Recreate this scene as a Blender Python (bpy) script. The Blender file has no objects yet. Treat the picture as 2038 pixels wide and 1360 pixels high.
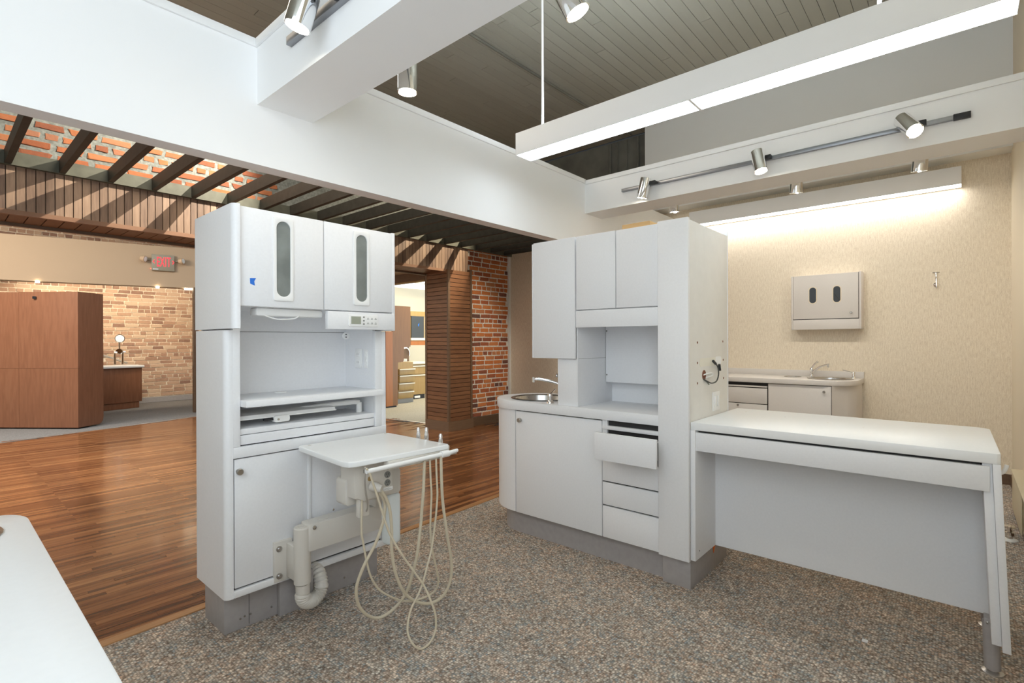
import bpy, bmesh, math, random
from mathutils import Vector, Matrix
random.seed(7)
SC = bpy.context.scene
COL = SC.collection

# ------------------------------------------------------------------ camera
F_PX, YAW, PITCH, ROLL, CAM_H = 1018.0, 0.7192, 0.0006, -0.0039, 1.4
def _cam_rows():
    cy, sy = math.cos(YAW), math.sin(YAW)
    M0 = Matrix(((sy, -cy, 0), (0, 0, -1), (cy, sy, 0)))       # rows: right, down, forward in world axes
    cp, sp, cr, sr = math.cos(PITCH), math.sin(PITCH), math.cos(ROLL), math.sin(ROLL)
    Rx = Matrix(((1, 0, 0), (0, cp, -sp), (0, sp, cp)))
    Rz = Matrix(((cr, -sr, 0), (sr, cr, 0), (0, 0, 1)))
    return Rz @ Rx @ M0
CR = _cam_rows()
cam = bpy.data.cameras.new('camera')
cam.sensor_width = 36.0
cam.sensor_fit = 'HORIZONTAL'
cam.lens = F_PX / 2038.0 * 36.0
cam.clip_start = 0.02
cam_o = bpy.data.objects.new('camera', cam)
COL.objects.link(cam_o)
rt, dn, fw = Vector(CR[0]), Vector(CR[1]), Vector(CR[2])
m = Matrix((rt, -dn, -fw)).transposed().to_4x4()
m.translation = Vector((0, 0, CAM_H))
cam_o.matrix_world = m
SC.camera = cam_o
def at(u, v, ax, val):
    """photo pixel + the plane it lies on -> world point"""
    d = CR.transposed() @ Vector(((u - 1019) / F_PX, (v - 680) / F_PX, 1.0))
    o = Vector((0, 0, CAM_H)); i = 'xyz'.index(ax)
    return o + d * ((val - o[i]) / d[i])

# ------------------------------------------------------------------ world, exposure
SC.view_settings.view_transform = 'Standard'
SC.view_settings.look = 'None'
SC.view_settings.gamma = 1.0
SC.view_settings.use_curve_mapping = False
SC.view_settings.exposure = 1.0
SC.cycles.max_bounces = 16
SC.cycles.diffuse_bounces = 9
W = bpy.data.worlds.new('world'); SC.world = W; W.use_nodes = True
W.node_tree.nodes['Background'].inputs[0].default_value = (0.83, 0.925, 1.0, 1)
W.node_tree.nodes['Background'].inputs[1].default_value = 1.6

# ------------------------------------------------------------------ materials
MATS = {}
def _new(name):
    M = bpy.data.materials.new(name); M.use_nodes = True
    nt = M.node_tree
    b = nt.nodes['Principled BSDF']
    MATS[name] = M
    return M, nt, b
def N(nt, t, **kw):
    n = nt.nodes.new(t)
    for k, v in kw.items():
        if k.startswith('i_'):
            key = k[2:]
            key = int(key) if key.isdigit() else key
            n.inputs[key].default_value = v
        else:
            setattr(n, k, v)
    return n
def ramp(nt, fac, stops):
    r = nt.nodes.new('ShaderNodeValToRGB')
    el = r.color_ramp.elements
    while len(el) > 1: el.remove(el[-1])
    el[0].position = stops[0][0]; el[0].color = (*stops[0][1], 1)
    for p, c in stops[1:]:
        e = el.new(p); e.color = (*c, 1)
    nt.links.new(fac, r.inputs[0])
    return r.outputs[0]
def pos(nt, scale):
    g = nt.nodes.new('ShaderNodeNewGeometry')
    mp = nt.nodes.new('ShaderNodeVectorMath'); mp.operation = 'MULTIPLY'
    nt.links.new(g.outputs['Position'], mp.inputs[0]); mp.inputs[1].default_value = scale
    return mp.outputs[0]
def bump(nt, b, h, strength=0.2, dist=0.01):
    bp = N(nt, 'ShaderNodeBump'); bp.inputs['Strength'].default_value = strength; bp.inputs['Distance'].default_value = dist
    nt.links.new(h, bp.inputs['Height']); nt.links.new(bp.outputs[0], b.inputs['Normal'])
def plain(name, c, rough=0.5, metal=0.0, noise=0.0, bumps=0.0, nscale=60.0, spec=None, coat=0.0):
    M, nt, b = _new(name)
    b.inputs['Base Color'].default_value = (*c, 1)
    b.inputs['Roughness'].default_value = rough
    b.inputs['Metallic'].default_value = metal
    if spec is not None: b.inputs['Specular IOR Level'].default_value = spec
    if coat: b.inputs['Coat Weight'].default_value = coat
    if noise or bumps:
        t = N(nt, 'ShaderNodeTexNoise'); t.inputs['Scale'].default_value = 1.0; t.inputs['Detail'].default_value = 3
        nt.links.new(pos(nt, (nscale,) * 3), t.inputs['Vector'])
        if noise:
            lo = tuple(max(0, x * (1 - noise)) for x in c); hi = tuple(min(1, x * (1 + noise)) for x in c)
            nt.links.new(ramp(nt, t.outputs[0], [(0.3, lo), (0.7, hi)]), b.inputs['Base Color'])
        if bumps: bump(nt, b, t.outputs[0], bumps, 0.002)
    return M
def emit(name, c, s):
    M, nt, b = _new(name)
    b.inputs['Base Color'].default_value = (*c, 1)
    b.inputs['Emission Color'].default_value = (*c, 1)
    b.inputs['Emission Strength'].default_value = s
    return M
def wood(name, cols, scale, rough=0.4, rnd=0.35, grain=0.5, coat=0.0, bumps=0.15):
    """grain in world space stretched by scale (big = across the grain), tone shifted per object"""
    M, nt, b = _new(name)
    oi = N(nt, 'ShaderNodeObjectInfo')
    off = N(nt, 'ShaderNodeVectorMath', operation='SCALE'); off.inputs[0].default_value = (13.1, 7.7, 5.3)
    nt.links.new(oi.outputs['Random'], off.inputs['Scale'])
    ad = N(nt, 'ShaderNodeVectorMath', operation='ADD')
    nt.links.new(pos(nt, scale), ad.inputs[0]); nt.links.new(off.outputs[0], ad.inputs[1])
    t = N(nt, 'ShaderNodeTexNoise'); t.inputs['Scale'].default_value = 1.0; t.inputs['Detail'].default_value = 5; t.inputs['Distortion'].default_value = 0.6
    nt.links.new(ad.outputs[0], t.inputs['Vector'])
    m1 = N(nt, 'ShaderNodeMath', operation='MULTIPLY_ADD'); m1.inputs[1].default_value = grain; m1.inputs[2].default_value = 0.5 - grain * 0.5 - rnd * 0.5
    nt.links.new(t.outputs[0], m1.inputs[0])
    m2 = N(nt, 'ShaderNodeMath', operation='MULTIPLY_ADD'); m2.inputs[1].default_value = rnd
    nt.links.new(oi.outputs['Random'], m2.inputs[0]); nt.links.new(m1.outputs[0], m2.inputs[2])
    k = len(cols) - 1
    nt.links.new(ramp(nt, m2.outputs[0], [(0.15 + 0.7 * i / k, c) for i, c in enumerate(cols)]), b.inputs['Base Color'])
    b.inputs['Roughness'].default_value = rough
    if coat: b.inputs['Coat Weight'].default_value = coat; b.inputs['Coat Roughness'].default_value = 0.12
    if bumps: bump(nt, b, t.outputs[0], bumps, 0.002)
    return M
def brick_mat(name, cols, nscale=30):
    M, nt, b = _new(name)
    oi = N(nt, 'ShaderNodeObjectInfo')
    t = N(nt, 'ShaderNodeTexNoise'); t.inputs['Scale'].default_value = 1.0; t.inputs['Detail'].default_value = 6
    nt.links.new(pos(nt, (nscale,) * 3), t.inputs['Vector'])
    m2 = N(nt, 'ShaderNodeMath', operation='MULTIPLY_ADD'); m2.inputs[1].default_value = 0.35; m2.inputs[2].default_value = -0.17
    nt.links.new(t.outputs[0], m2.inputs[0])
    a = N(nt, 'ShaderNodeMath', operation='ADD'); nt.links.new(m2.outputs[0], a.inputs[0]); nt.links.new(oi.outputs['Random'], a.inputs[1])
    k = len(cols) - 1
    nt.links.new(ramp(nt, a.outputs[0], [(i / k, c) for i, c in enumerate(cols)]), b.inputs['Base Color'])
    b.inputs['Roughness'].default_value = 0.9
    bump(nt, b, t.outputs[0], 0.5, 0.006)
    return M

plain('white_paint', (0.875, 0.88, 0.885), 0.65, bumps=0.05, nscale=120)
plain('grey_laminate', (0.775, 0.78, 0.795), 0.42, noise=0.015, nscale=90)
plain('warm_laminate', (0.63, 0.60, 0.57), 0.42, noise=0.015, nscale=90)
plain('white_laminate', (0.82, 0.83, 0.83), 0.3, noise=0.01, nscale=60)
plain('cream_side', (0.76, 0.74, 0.70), 0.5, noise=0.02, nscale=14)
plain('kick_grey', (0.36, 0.34, 0.335), 0.5, noise=0.05, nscale=30)
plain('gap_dark', (0.03, 0.028, 0.028), 0.8)
plain('plastic_beige', (0.64, 0.61, 0.56), 0.4)
plain('plastic_white', (0.82, 0.82, 0.81), 0.35)
plain('hose_cream', (0.60, 0.53, 0.40), 0.45)
plain('hose_grey', (0.38, 0.35, 0.31), 0.45)
plain('outlet_grey', (0.22, 0.22, 0.21), 0.45)
plain('display', (0.33, 0.35, 0.28), 0.25)
plain('window_glass', (0.20, 0.22, 0.21), 0.12, noise=0.18, nscale=9)
plain('dark_glass', (0.055, 0.065, 0.08), 0.1)
plain('tape_blue', (0.02, 0.16, 0.62), 0.6)
plain('bottle', (0.74, 0.79, 0.80), 0.35)
plain('chrome', (0.86, 0.86, 0.86), 0.07, 1.0)
plain('steel', (0.55, 0.54, 0.53), 0.24, 1.0)
plain('knob_metal', (0.45, 0.43, 0.40), 0.3, 1.0)
plain('track_metal', (0.30, 0.31, 0.33), 0.3, 0.9)
plain('black_plastic', (0.012, 0.012, 0.014), 0.45)
plain('joist_paint', (0.036, 0.035, 0.029), 0.55, noise=0.2, nscale=14, bumps=0.1)
plain('ledger_paint', (0.105, 0.108, 0.082), 0.6, noise=0.15, nscale=14)
plain('dark_plenum', (0.15, 0.145, 0.12), 0.85, noise=0.2, nscale=4)
plain('tan_paint', (0.40, 0.295, 0.195), 0.7, bumps=0.05)
plain('cream_paint', (0.76, 0.68, 0.54), 0.65)
plain('soffit_paint', (0.78, 0.78, 0.75), 0.7)
plain('pale_paint', (0.80, 0.77, 0.66), 0.7)
plain('far_carpet', (0.20, 0.195, 0.19), 1.0, noise=0.3, bumps=0.4, nscale=90)
plain('pale_carpet', (0.42, 0.39, 0.32), 1.0, noise=0.25, bumps=0.4, nscale=90)
plain('mortar_grey', (0.22, 0.235, 0.22), 0.95, noise=0.3, bumps=0.5, nscale=40)
plain('mortar_pale', (0.68, 0.64, 0.57), 0.95, noise=0.2, bumps=0.5, nscale=40)
plain('mortar_tan', (0.70, 0.60, 0.47), 0.95, noise=0.2, bumps=0.5, nscale=30)
plain('exit_body', (0.26, 0.235, 0.175), 0.5)
plain('lamp_tan', (0.50, 0.36, 0.24), 0.4)
plain('metal_strip', (0.62, 0.60, 0.58), 0.35, 0.8)
plain('heater_cream', (0.62, 0.55, 0.40), 0.5)
plain('paper', (0.85, 0.85, 0.85), 0.8)
plain('cable_dark', (0.05, 0.05, 0.045), 0.5)
plain('patch_paint', (0.80, 0.77, 0.68), 0.6)
plain('hole_rust', (0.20, 0.07, 0.035), 0.8)
plain('orange_tag', (0.75, 0.16, 0.02), 0.6)
emit('tube_light', (0.82, 0.925, 1.0), 6.0)
emit('wall_tube_light', (1.0, 0.97, 0.92), 6.0)
emit('up_light', (0.82, 0.92, 1.0), 19.0)
emit('spot_lens', (1.0, 0.90, 0.72), 25.0)
emit('exit_red', (1.0, 0.03, 0.05), 0.7)
emit('led_red', (1.0, 0.05, 0.03), 4.0)
emit('tiny_lamp', (1.0, 0.85, 0.6), 12.0)
wood('plank_light', [(0.17, 0.075, 0.028), (0.36, 0.175, 0.07), (0.50, 0.27, 0.12)], (3, 60, 60), 0.45)
wood('floor_wood', [(0.085, 0.028, 0.011), (0.21, 0.078, 0.028), (0.31, 0.130, 0.050), (0.40, 0.19, 0.078)], (4, 70, 40), 0.24, 0.55, 0.8, coat=0.25, bumps=0.06)
wood('slat_wood', [(0.15, 0.095, 0.07), (0.28, 0.185, 0.13), (0.42, 0.29, 0.205)], (45, 45, 4), 0.5, 0.55, 0.7)
wood('pier_wood', [(0.10, 0.042, 0.02), (0.20, 0.09, 0.042), (0.30, 0.145, 0.068)], (7, 7, 60), 0.45, 0.22, 0.6)
wood('trim_wood', [(0.20, 0.10, 0.06), (0.30, 0.165, 0.10)], (6, 6, 30), 0.5)
wood('soffit_wood', [(0.13, 0.06, 0.025), (0.24, 0.115, 0.05)], (40, 5, 40), 0.5)
wood('base_wood', [(0.10, 0.06, 0.035), (0.19, 0.115, 0.07)], (6, 6, 50), 0.5)
wood('veneer', [(0.155, 0.06, 0.03), (0.22, 0.092, 0.048), (0.28, 0.13, 0.072)], (30, 30, 3), 0.38, 0.1, 0.7)
wood('oak_orange', [(0.34, 0.115, 0.03), (0.45, 0.17, 0.045)], (30, 30, 3), 0.4, 0.1, 0.7)
wood('oak_brown', [(0.19, 0.082, 0.026), (0.28, 0.13, 0.04)], (30, 30, 3), 0.4, 0.1, 0.7)
wood('oak_yellow', [(0.30, 0.19, 0.065), (0.42, 0.28, 0.11)], (30, 30, 3), 0.4, 0.1, 0.7)
wood('raw_board', [(0.50, 0.30, 0.12), (0.62, 0.40, 0.18)], (30, 4, 30), 0.6)
wood('ceiling_wood', [(0.28, 0.272, 0.225), (0.36, 0.35, 0.295)], (4, 14, 14), 0.6, 0.25, 0.3, bumps=0.05)
brick_mat('brick_orange', [(0.12, 0.06, 0.05), (0.36, 0.105, 0.045), (0.50, 0.15, 0.045), (0.58, 0.20, 0.06), (0.48, 0.19, 0.085)])
brick_mat('brick_rough', [(0.22, 0.075, 0.04), (0.36, 0.115, 0.048), (0.42, 0.16, 0.068), (0.34, 0.15, 0.088)])
brick_mat('brick_pale', [(0.27, 0.155, 0.11), (0.45, 0.275, 0.185), (0.54, 0.36, 0.245), (0.60, 0.44, 0.31)], 20)

def carpet():
    M, nt, b = _new('carpet')
    p = pos(nt, (1, 1, 1))
    v = N(nt, 'ShaderNodeTexVoronoi'); v.inputs['Scale'].default_value = 88; v.inputs['Randomness'].default_value = 0.55
    nt.links.new(p, v.inputs['Vector'])
    s = N(nt, 'ShaderNodeSeparateColor'); nt.links.new(v.outputs['Color'], s.inputs[0])
    c = ramp(nt, s.outputs[0], [(0.0, (0.305, 0.232, 0.189)), (0.2, (0.488, 0.397, 0.329)), (0.42, (0.634, 0.537, 0.451)),
                                 (0.58, (0.354, 0.378, 0.384)), (0.70, (0.537, 0.451, 0.378)), (0.9, (0.781, 0.695, 0.598)), (1.0, (0.512, 0.354, 0.268))])
    t = N(nt, 'ShaderNodeTexNoise'); t.inputs['Scale'].default_value = 9; t.inputs['Detail'].default_value = 4
    nt.links.new(p, t.inputs['Vector'])
    mx = N(nt, 'ShaderNodeMix', data_type='RGBA', blend_type='MULTIPLY'); mx.inputs[0].default_value = 1.0
    nt.links.new(c, mx.inputs[6]); nt.links.new(ramp(nt, t.outputs[0], [(0.3, (0.80, 0.88, 0.93)), (0.65, (1.08, 1.04, 1.0))]), mx.inputs[7])
    m2 = N(nt, 'ShaderNodeMix', data_type='RGBA', blend_type='MULTIPLY'); m2.inputs[0].default_value = 1.0
    nt.links.new(mx.outputs[2], m2.inputs[6]); nt.links.new(ramp(nt, v.outputs['Distance'], [(0.2, (1.15, 1.15, 1.15)), (0.62, (0.52, 0.51, 0.50))]), m2.inputs[7])  # shade between tufts painted in: colour darkens towards cell borders
    nt.links.new(m2.outputs[2], b.inputs['Base Color'])
    b.inputs['Roughness'].default_value = 1.0
    b.inputs['Specular IOR Level'].default_value = 0.1
    inv = N(nt, 'ShaderNodeMath', operation='SUBTRACT'); inv.inputs[0].default_value = 1.0
    nt.links.new(v.outputs['Distance'], inv.inputs[1])
    bump(nt, b, inv.outputs[0], 0.5, 0.006)
carpet()
def wallpaper():
    M, nt, b = _new('wallpaper')
    t = N(nt, 'ShaderNodeTexNoise'); t.inputs['Scale'].default_value = 1.0; t.inputs['Detail'].default_value = 4
    nt.links.new(pos(nt, (100, 100, 18)), t.inputs['Vector'])
    t2 = N(nt, 'ShaderNodeTexNoise'); t2.inputs['Scale'].default_value = 1.0; t2.inputs['Detail'].default_value = 3
    nt.links.new(pos(nt, (300, 300, 60)), t2.inputs['Vector'])
    a = N(nt, 'ShaderNodeMath', operation='ADD'); nt.links.new(t.outputs[0], a.inputs[0]); nt.links.new(t2.outputs[0], a.inputs[1])
    h = N(nt, 'ShaderNodeMath', operation='MULTIPLY'); h.inputs[1].default_value = 0.5; nt.links.new(a.outputs[0], h.inputs[0])
    nt.links.new(ramp(nt, h.outputs[0], [(0.34, (0.62, 0.535, 0.42)), (0.48, (0.73, 0.645, 0.515)), (0.62, (0.82, 0.745, 0.615))]), b.inputs['Base Color'])
    b.inputs['Roughness'].default_value = 0.8
    bump(nt, b, h.outputs[0], 0.15, 0.003)
wallpaper()
def plank_field():
    """as floor_wood, but the tone of each strip comes from its row"""
    M = MATS['floor_wood'].copy(); M.name = 'floor_wood_field'; MATS['floor_wood_field'] = M
    nt = M.node_tree
    oi = [n for n in nt.nodes if n.type == 'OBJECT_INFO'][0]
    fl = N(nt, 'ShaderNodeVectorMath', operation='FLOOR'); nt.links.new(pos(nt, (1.3, 25.0, 0.0)), fl.inputs[0])
    at_ = N(nt, 'ShaderNodeTexWhiteNoise', noise_dimensions='3D'); nt.links.new(fl.outputs[0], at_.inputs['Vector'])
    for l in list(nt.links):
        if l.from_node == oi:
            to = l.to_socket; nt.links.remove(l); nt.links.new(at_.outputs['Value'], to)
plank_field()

# ------------------------------------------------------------------ builders
class MB:
    def __init__(self): self.bm = bmesh.new()
    def box(self, x0, x1, y0, y1, z0, z1, M=None):
        vs = [self.bm.verts.new(Vector(p) if M is None else M @ Vector(p)) for p in
              ((x0, y0, z0), (x1, y0, z0), (x1, y1, z0), (x0, y1, z0), (x0, y0, z1), (x1, y0, z1), (x1, y1, z1), (x0, y1, z1))]
        for f in ((3, 2, 1, 0), (4, 5, 6, 7), (0, 1, 5, 4), (1, 2, 6, 5), (2, 3, 7, 6), (3, 0, 4, 7)):
            self.bm.faces.new([vs[i] for i in f])
        return self
    def prism(self, poly, ax, a, b):
        """polygon in the plane normal to ax, from a to b; poly coordinates are the two other axes in xyz order"""
        def P(p, t):
            return {'z': (p[0], p[1], t), 'y': (p[0], t, p[1]), 'x': (t, p[0], p[1])}[ax]
        lo = [self.bm.verts.new(P(p, a)) for p in poly]; hi = [self.bm.verts.new(P(p, b)) for p in poly]
        n = len(poly)
        self.bm.faces.new(lo[::-1]); self.bm.faces.new(hi)
        for i in range(n): self.bm.faces.new((lo[i], lo[(i + 1) % n], hi[(i + 1) % n], hi[i]))
        return self
    def ring(self, outer, inner, ax, a, b):
        """flat frame between two outlines with the same point count"""
        def P(p, t):
            return {'z': (p[0], p[1], t), 'y': (p[0], t, p[1]), 'x': (t, p[0], p[1])}[ax]
        L = [[self.bm.verts.new(P(p, t)) for p in poly] for poly in (outer, inner) for t in (a, b)]
        oa, ob, ia, ib = L; n = len(outer)
        for i in range(n):
            j = (i + 1) % n
            for q in ((oa[i], oa[j], ob[j], ob[i]), (ia[j], ia[i], ib[i], ib[j]), (oa[j], oa[i], ia[i], ia[j]), (ob[i], ob[j], ib[j], ib[i])):
                self.bm.faces.new(q)
        return self
    def tube(self, pts, r, seg=10, cap=True):
        pts = [Vector(p) for p in pts]; n = len(pts)
        rs = r if isinstance(r, (list, tuple)) else [r] * n
        T = [(pts[min(i + 1, n - 1)] - pts[max(i - 1, 0)]).normalized() for i in range(n)]
        up = Vector((0, 0, 1)) if abs(T[0].z) < 0.9 else Vector((1, 0, 0))
        u = T[0].cross(up).normalized(); rings = []
        for i in range(n):
            u = (u - T[i] * u.dot(T[i])).normalized(); w = T[i].cross(u)
            rings.append([self.bm.verts.new(pts[i] + (u * math.cos(2 * math.pi * k / seg) + w * math.sin(2 * math.pi * k / seg)) * rs[i]) for k in range(seg)])
        for i in range(n - 1):
            for k in range(seg):
                j = (k + 1) % seg
                self.bm.faces.new((rings[i][k], rings[i][j], rings[i + 1][j], rings[i + 1][k]))
        if cap: self.bm.faces.new(rings[0][::-1]); self.bm.faces.new(rings[-1])
        return self
    def cyl(self, p0, p1, r0, r1=None, seg=20):
        return self.tube([p0, p1], [r0, r0 if r1 is None else r1], seg)
    def lathe(self, prof, c, seg=24, axis=None):
        """profile of (radius, height) turned about an axis through c"""
        ax = Vector(axis or (0, 0, 1)).normalized()
        q = Vector((0, 0, 1)).rotation_difference(ax)
        rings = []
        for (r, h) in prof:
            if r < 1e-6: rings.append([self.bm.verts.new(Vector(c) + q @ Vector((0, 0, h)))])
            else: rings.append([self.bm.verts.new(Vector(c) + q @ Vector((r * math.cos(2 * math.pi * k / seg), r * math.sin(2 * math.pi * k / seg), h))) for k in range(seg)])
        for A, B in zip(rings, rings[1:]):
            for k in range(seg):
                j = (k + 1) % seg
                a0, a1 = (A[0], A[0]) if len(A) == 1 else (A[k], A[j])
                b0, b1 = (B[0], B[0]) if len(B) == 1 else (B[k], B[j])
                f = [a0]
                for x in (a1, b1, b0):
                    if x not in f: f.append(x)
                if len(f) > 2: self.bm.faces.new(f)
        return self
    def build(self, name, mat, parent=None, bevel=0.0, smooth=False, origin=None, seg=2):
        bm = self.bm
        bmesh.ops.recalc_face_normals(bm, faces=bm.faces)
        if bevel:
            es = [e for e in bm.edges if len(e.link_faces) == 2 and e.calc_face_angle(0) > 0.6]
            bmesh.ops.bevel(bm, geom=es, offset=bevel, segments=seg, profile=0.5, affect='EDGES', clamp_overlap=True)
        off = Vector(origin) if origin is not None else (world_loc(parent) if parent else Vector((0, 0, 0)))
        bmesh.ops.translate(bm, verts=bm.verts, vec=-off)
        me = bpy.data.meshes.new(name); bm.to_mesh(me); bm.free()
        me.materials.append(MATS[mat])
        if smooth or bevel:
            for p in me.polygons: p.use_smooth = True
            me.set_sharp_from_angle(angle=math.radians(35))
        o = bpy.data.objects.new(name, me); COL.objects.link(o)
        if parent:
            o.parent = parent
            o.location = off - world_loc(parent)
        else: o.location = off
        return o
def world_loc(o):
    v = Vector((0, 0, 0))
    while o is not None: v += o.location; o = o.parent
    return v
def tag(o, label, cat, group=None, kind=None):
    o['label'] = label; o['category'] = cat
    if group: o['group'] = group
    if kind: o['kind'] = kind
    return o
def thing(name, label, cat, loc, group=None, kind=None):
    o = bpy.data.objects.new(name, None); COL.objects.link(o)
    o.empty_display_size = 0.1
    o.location = loc
    return tag(o, label, cat, group, kind)
def box(name, b, mat, parent=None, bevel=0.0):
    return MB().box(*b).build(name, mat, parent, bevel)
def struct(name, b, mat, label, cat):
    o = MB().box(*b).build(name, mat, None, 0.0, origin=((b[0] + b[1]) / 2, (b[2] + b[3]) / 2, b[4]))
    return tag(o, label, cat, kind='structure')
def rrect(x0, x1, y0, y1, r, n=6):
    """rounded rectangle outline, counter-clockwise"""
    rr = r if isinstance(r, (list, tuple)) else [r] * 4           # corners: (x1,y1) (x0,y1) (x0,y0) (x1,y0)
    pts = []
    for (cx, cy, sx, sy, a0), q in zip(((x1, y1, -1, -1, 0), (x0, y1, 1, -1, 90), (x0, y0, 1, 1, 180), (x1, y0, -1, 1, 270)), rr):
        for k in range(n + 1):
            a = math.radians(a0 + 90 * k / n)
            pts.append((cx + sx * q + q * math.cos(a), cy + sy * q + q * math.sin(a)))
    return pts
def spline(pts, n=6):
    """Catmull-Rom through the points"""
    P = [Vector(p) for p in pts]; out = []
    for i in range(len(P) - 1):
        p0, p1, p2, p3 = P[max(i - 1, 0)], P[i], P[i + 1], P[min(i + 2, len(P) - 1)]
        for k in range(n):
            t = k / n
            out.append(0.5 * ((2 * p1) + (p2 - p0) * t + (2 * p0 - 5 * p1 + 4 * p2 - p3) * t * t + (3 * p1 - p0 - 3 * p2 + p3) * t ** 3))
    out.append(P[-1])
    return out
# shared unit pieces
def unit_mesh(name, mat, jit=0.0, bev=0.0, seed=0):
    rnd = random.Random(seed); b = MB().box(-.5, .5, -.5, .5, -.5, .5)
    if bev:
        bmesh.ops.bevel(b.bm, geom=list(b.bm.edges), offset=bev, segments=1, affect='EDGES')
    if jit:
        for v in b.bm.verts: v.co += Vector([rnd.uniform(-jit, jit) for _ in range(3)])
    bmesh.ops.recalc_face_normals(b.bm, faces=b.bm.faces)
    me = bpy.data.meshes.new(name); b.bm.to_mesh(me); b.bm.free(); me.materials.append(MATS[mat])
    return me
UNIT = {}
def piece(name, b, mat, parent, rot=None):
    """a box piece that shares one mesh with its like"""
    if mat not in UNIT: UNIT[mat] = unit_mesh('piece_' + mat, mat)
    o = bpy.data.objects.new(name, UNIT[mat]); COL.objects.link(o)
    o.parent = parent
    off = world_loc(parent) if parent else Vector((0, 0, 0))
    o.location = Vector(((b[0] + b[1]) / 2, (b[2] + b[3]) / 2, (b[4] + b[5]) / 2)) - off
    o.scale = (b[1] - b[0], b[3] - b[2], b[5] - b[4])
    if rot: o.rotation_euler = rot
    return o
def bricks(parent, mat, x0, x1, yface, z0, z1, pitch, length, joint, skip=None, header_every=6, rough=0.03, proud=0.008, seed=1):
    rnd = random.Random(seed)
    ms = [unit_mesh('brick_' + mat, mat, rough, 0.06, seed * 10 + i) for i in range(7)]
    off = world_loc(parent); row = 0; z = z0
    while z + pitch * 0.6 < z1:
        hd = header_every and row % header_every == header_every - 1
        L = length * (0.5 if hd else 1.0)
        x = x0 - rnd.uniform(0, L)
        while x < x1:
            l = L * rnd.uniform(0.92, 1.08)
            a, b = max(x, x0), min(x + l - joint, x1)
            if b - a > 0.04 and not (skip and skip((a + b) / 2, z + pitch / 2)):
                o = bpy.data.objects.new('brick', rnd.choice(ms)); COL.objects.link(o); o.parent = parent
                d = 0.05; p = proud * rnd.uniform(0.4, 1.3)
                o.location = Vector(((a + b) / 2, yface - p + d / 2, z + (pitch - joint) / 2 + rnd.uniform(-.002, .002))) - off
                o.scale = (b - a, d, pitch - joint)
                o.rotation_euler = (0, rnd.uniform(-.012, .012), rnd.uniform(-.01, .01))
            x += l
        z += pitch; row += 1

# ================================================================== SETTING
PI = math.pi
def edge_y(x): return 2.965 + 0.055 * x                 # carpet meets the wood floor
def far_y(x): return 9.96 + 0.265 * x                   # wood floor meets the far carpet
def floor_poly(name, poly, z, mat, label):
    o = MB().prism(poly, 'z', z - 0.06, z).build(name, mat)
    return tag(o, label, 'floor', kind='structure')
floor_poly('carpet_floor', [(-1.6, -0.475), (6.95, -0.475), (6.95, edge_y(6.95)), (-1.6, edge_y(-1.6))], 0.0, 'carpet',
           'brown and grey flecked carpet under the white cabinets')
wf = floor_poly('wood_floor', [(-1.6, edge_y(-1.6)), (6.95, edge_y(6.95)), (6.95, 6.6), (5.62, 6.9), (5.45, 8.3), (5.45, far_y(5.45)), (-1.6, far_y(-1.6))], -0.006, 'gap_dark',
           'glossy reddish brown strip wood floor of the hall')
floor_poly('lobby_carpet_floor', [(-1.6, far_y(-1.6)), (5.45, far_y(5.45)), (5.45, 14.4), (-1.6, 14.4)], -0.004, 'far_carpet',
           'dark grey carpet beyond the wood floor')
floor_poly('clinic_carpet_floor', [(5.62, 6.9), (6.95, 6.6), (10.5, 6.6), (10.5, 11.6), (5.45, 11.6), (5.45, 8.3)], -0.004, 'pale_carpet',
           'pale beige carpet behind the doorway')
# edging strips
def strip(name, a, b, w, z0, z1, mat, label):
    a, b = Vector((*a, 0)), Vector((*b, 0)); d = (b - a).normalized(); n = Vector((-d.y, d.x, 0)) * w / 2
    o = MB().prism([tuple((a - n).xy), tuple((b - n).xy), tuple((b + n).xy), tuple((a + n).xy)], 'z', z0, z1).build(name, mat, None, 0.002)
    return tag(o, label, 'floor trim', kind='structure')
strip('trim_1', (-1.6, edge_y(-1.6)), (6.8, edge_y(6.8)), 0.055, -0.004, 0.007, 'plank_light', 'light wood edging between brown carpet and wood floor')
strip('trim_2', (-1.6, far_y(-1.6)), (5.4, far_y(5.4)), 0.035, -0.006, 0.004, 'metal_strip', 'thin metal edging between wood floor and dark grey carpet')
strip('trim_3', (5.45, 8.3), (5.63, 6.88), 0.04, -0.006, 0.005, 'metal_strip', 'metal threshold strip in the doorway to the pale carpet')
# strip flooring: rows run along x
rnd = random.Random(3)
PW = 0.040
planks = []
def in_inlay(x, y):           # inlaid parquet patch
    return 0.1 < x < 2.1 and 6.61 + (x - 0.43) < y < 9.74 - (x - 0.637) * 1.39
y = 2.90
while y < 11.5:
    x = -0.4 - rnd.uniform(0, 0.9)
    while x < 5.9:
        l = rnd.uniform(0.35, 1.1)
        x1 = x + l
        xm = (x + x1) / 2
        ok = edge_y(xm) + 0.02 < y + PW / 2 < far_y(xm) - 0.02 and x1 > 0.0 and not (y > 6.45 and xm > 5.45)
        if ok: planks.append((x, min(x1, 5.62 if y > 6.4 else 6.6), y))
        x = x1
    y += PW
def visible(p):
    x0, x1, y = p
    for xx in (x0 + .05, (x0 + x1) / 2, x1 - .05):
        r = xx / y
        if 0.066 < r < 0.325 or 0.70 < r < 1.12: return True
    return False
cand = sorted([p for p in planks if visible(p)], key=lambda p: p[2])
near = set(cand[:290])
for p in cand[:290]:
    piece('plank', (p[0] + .0006, p[1] - .0006, p[2] + .0006, p[2] + PW - .0006, -0.02, rnd.uniform(-0.0004, 0.0004)), 'floor_wood', wf)
b = MB()
tones = []
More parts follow.
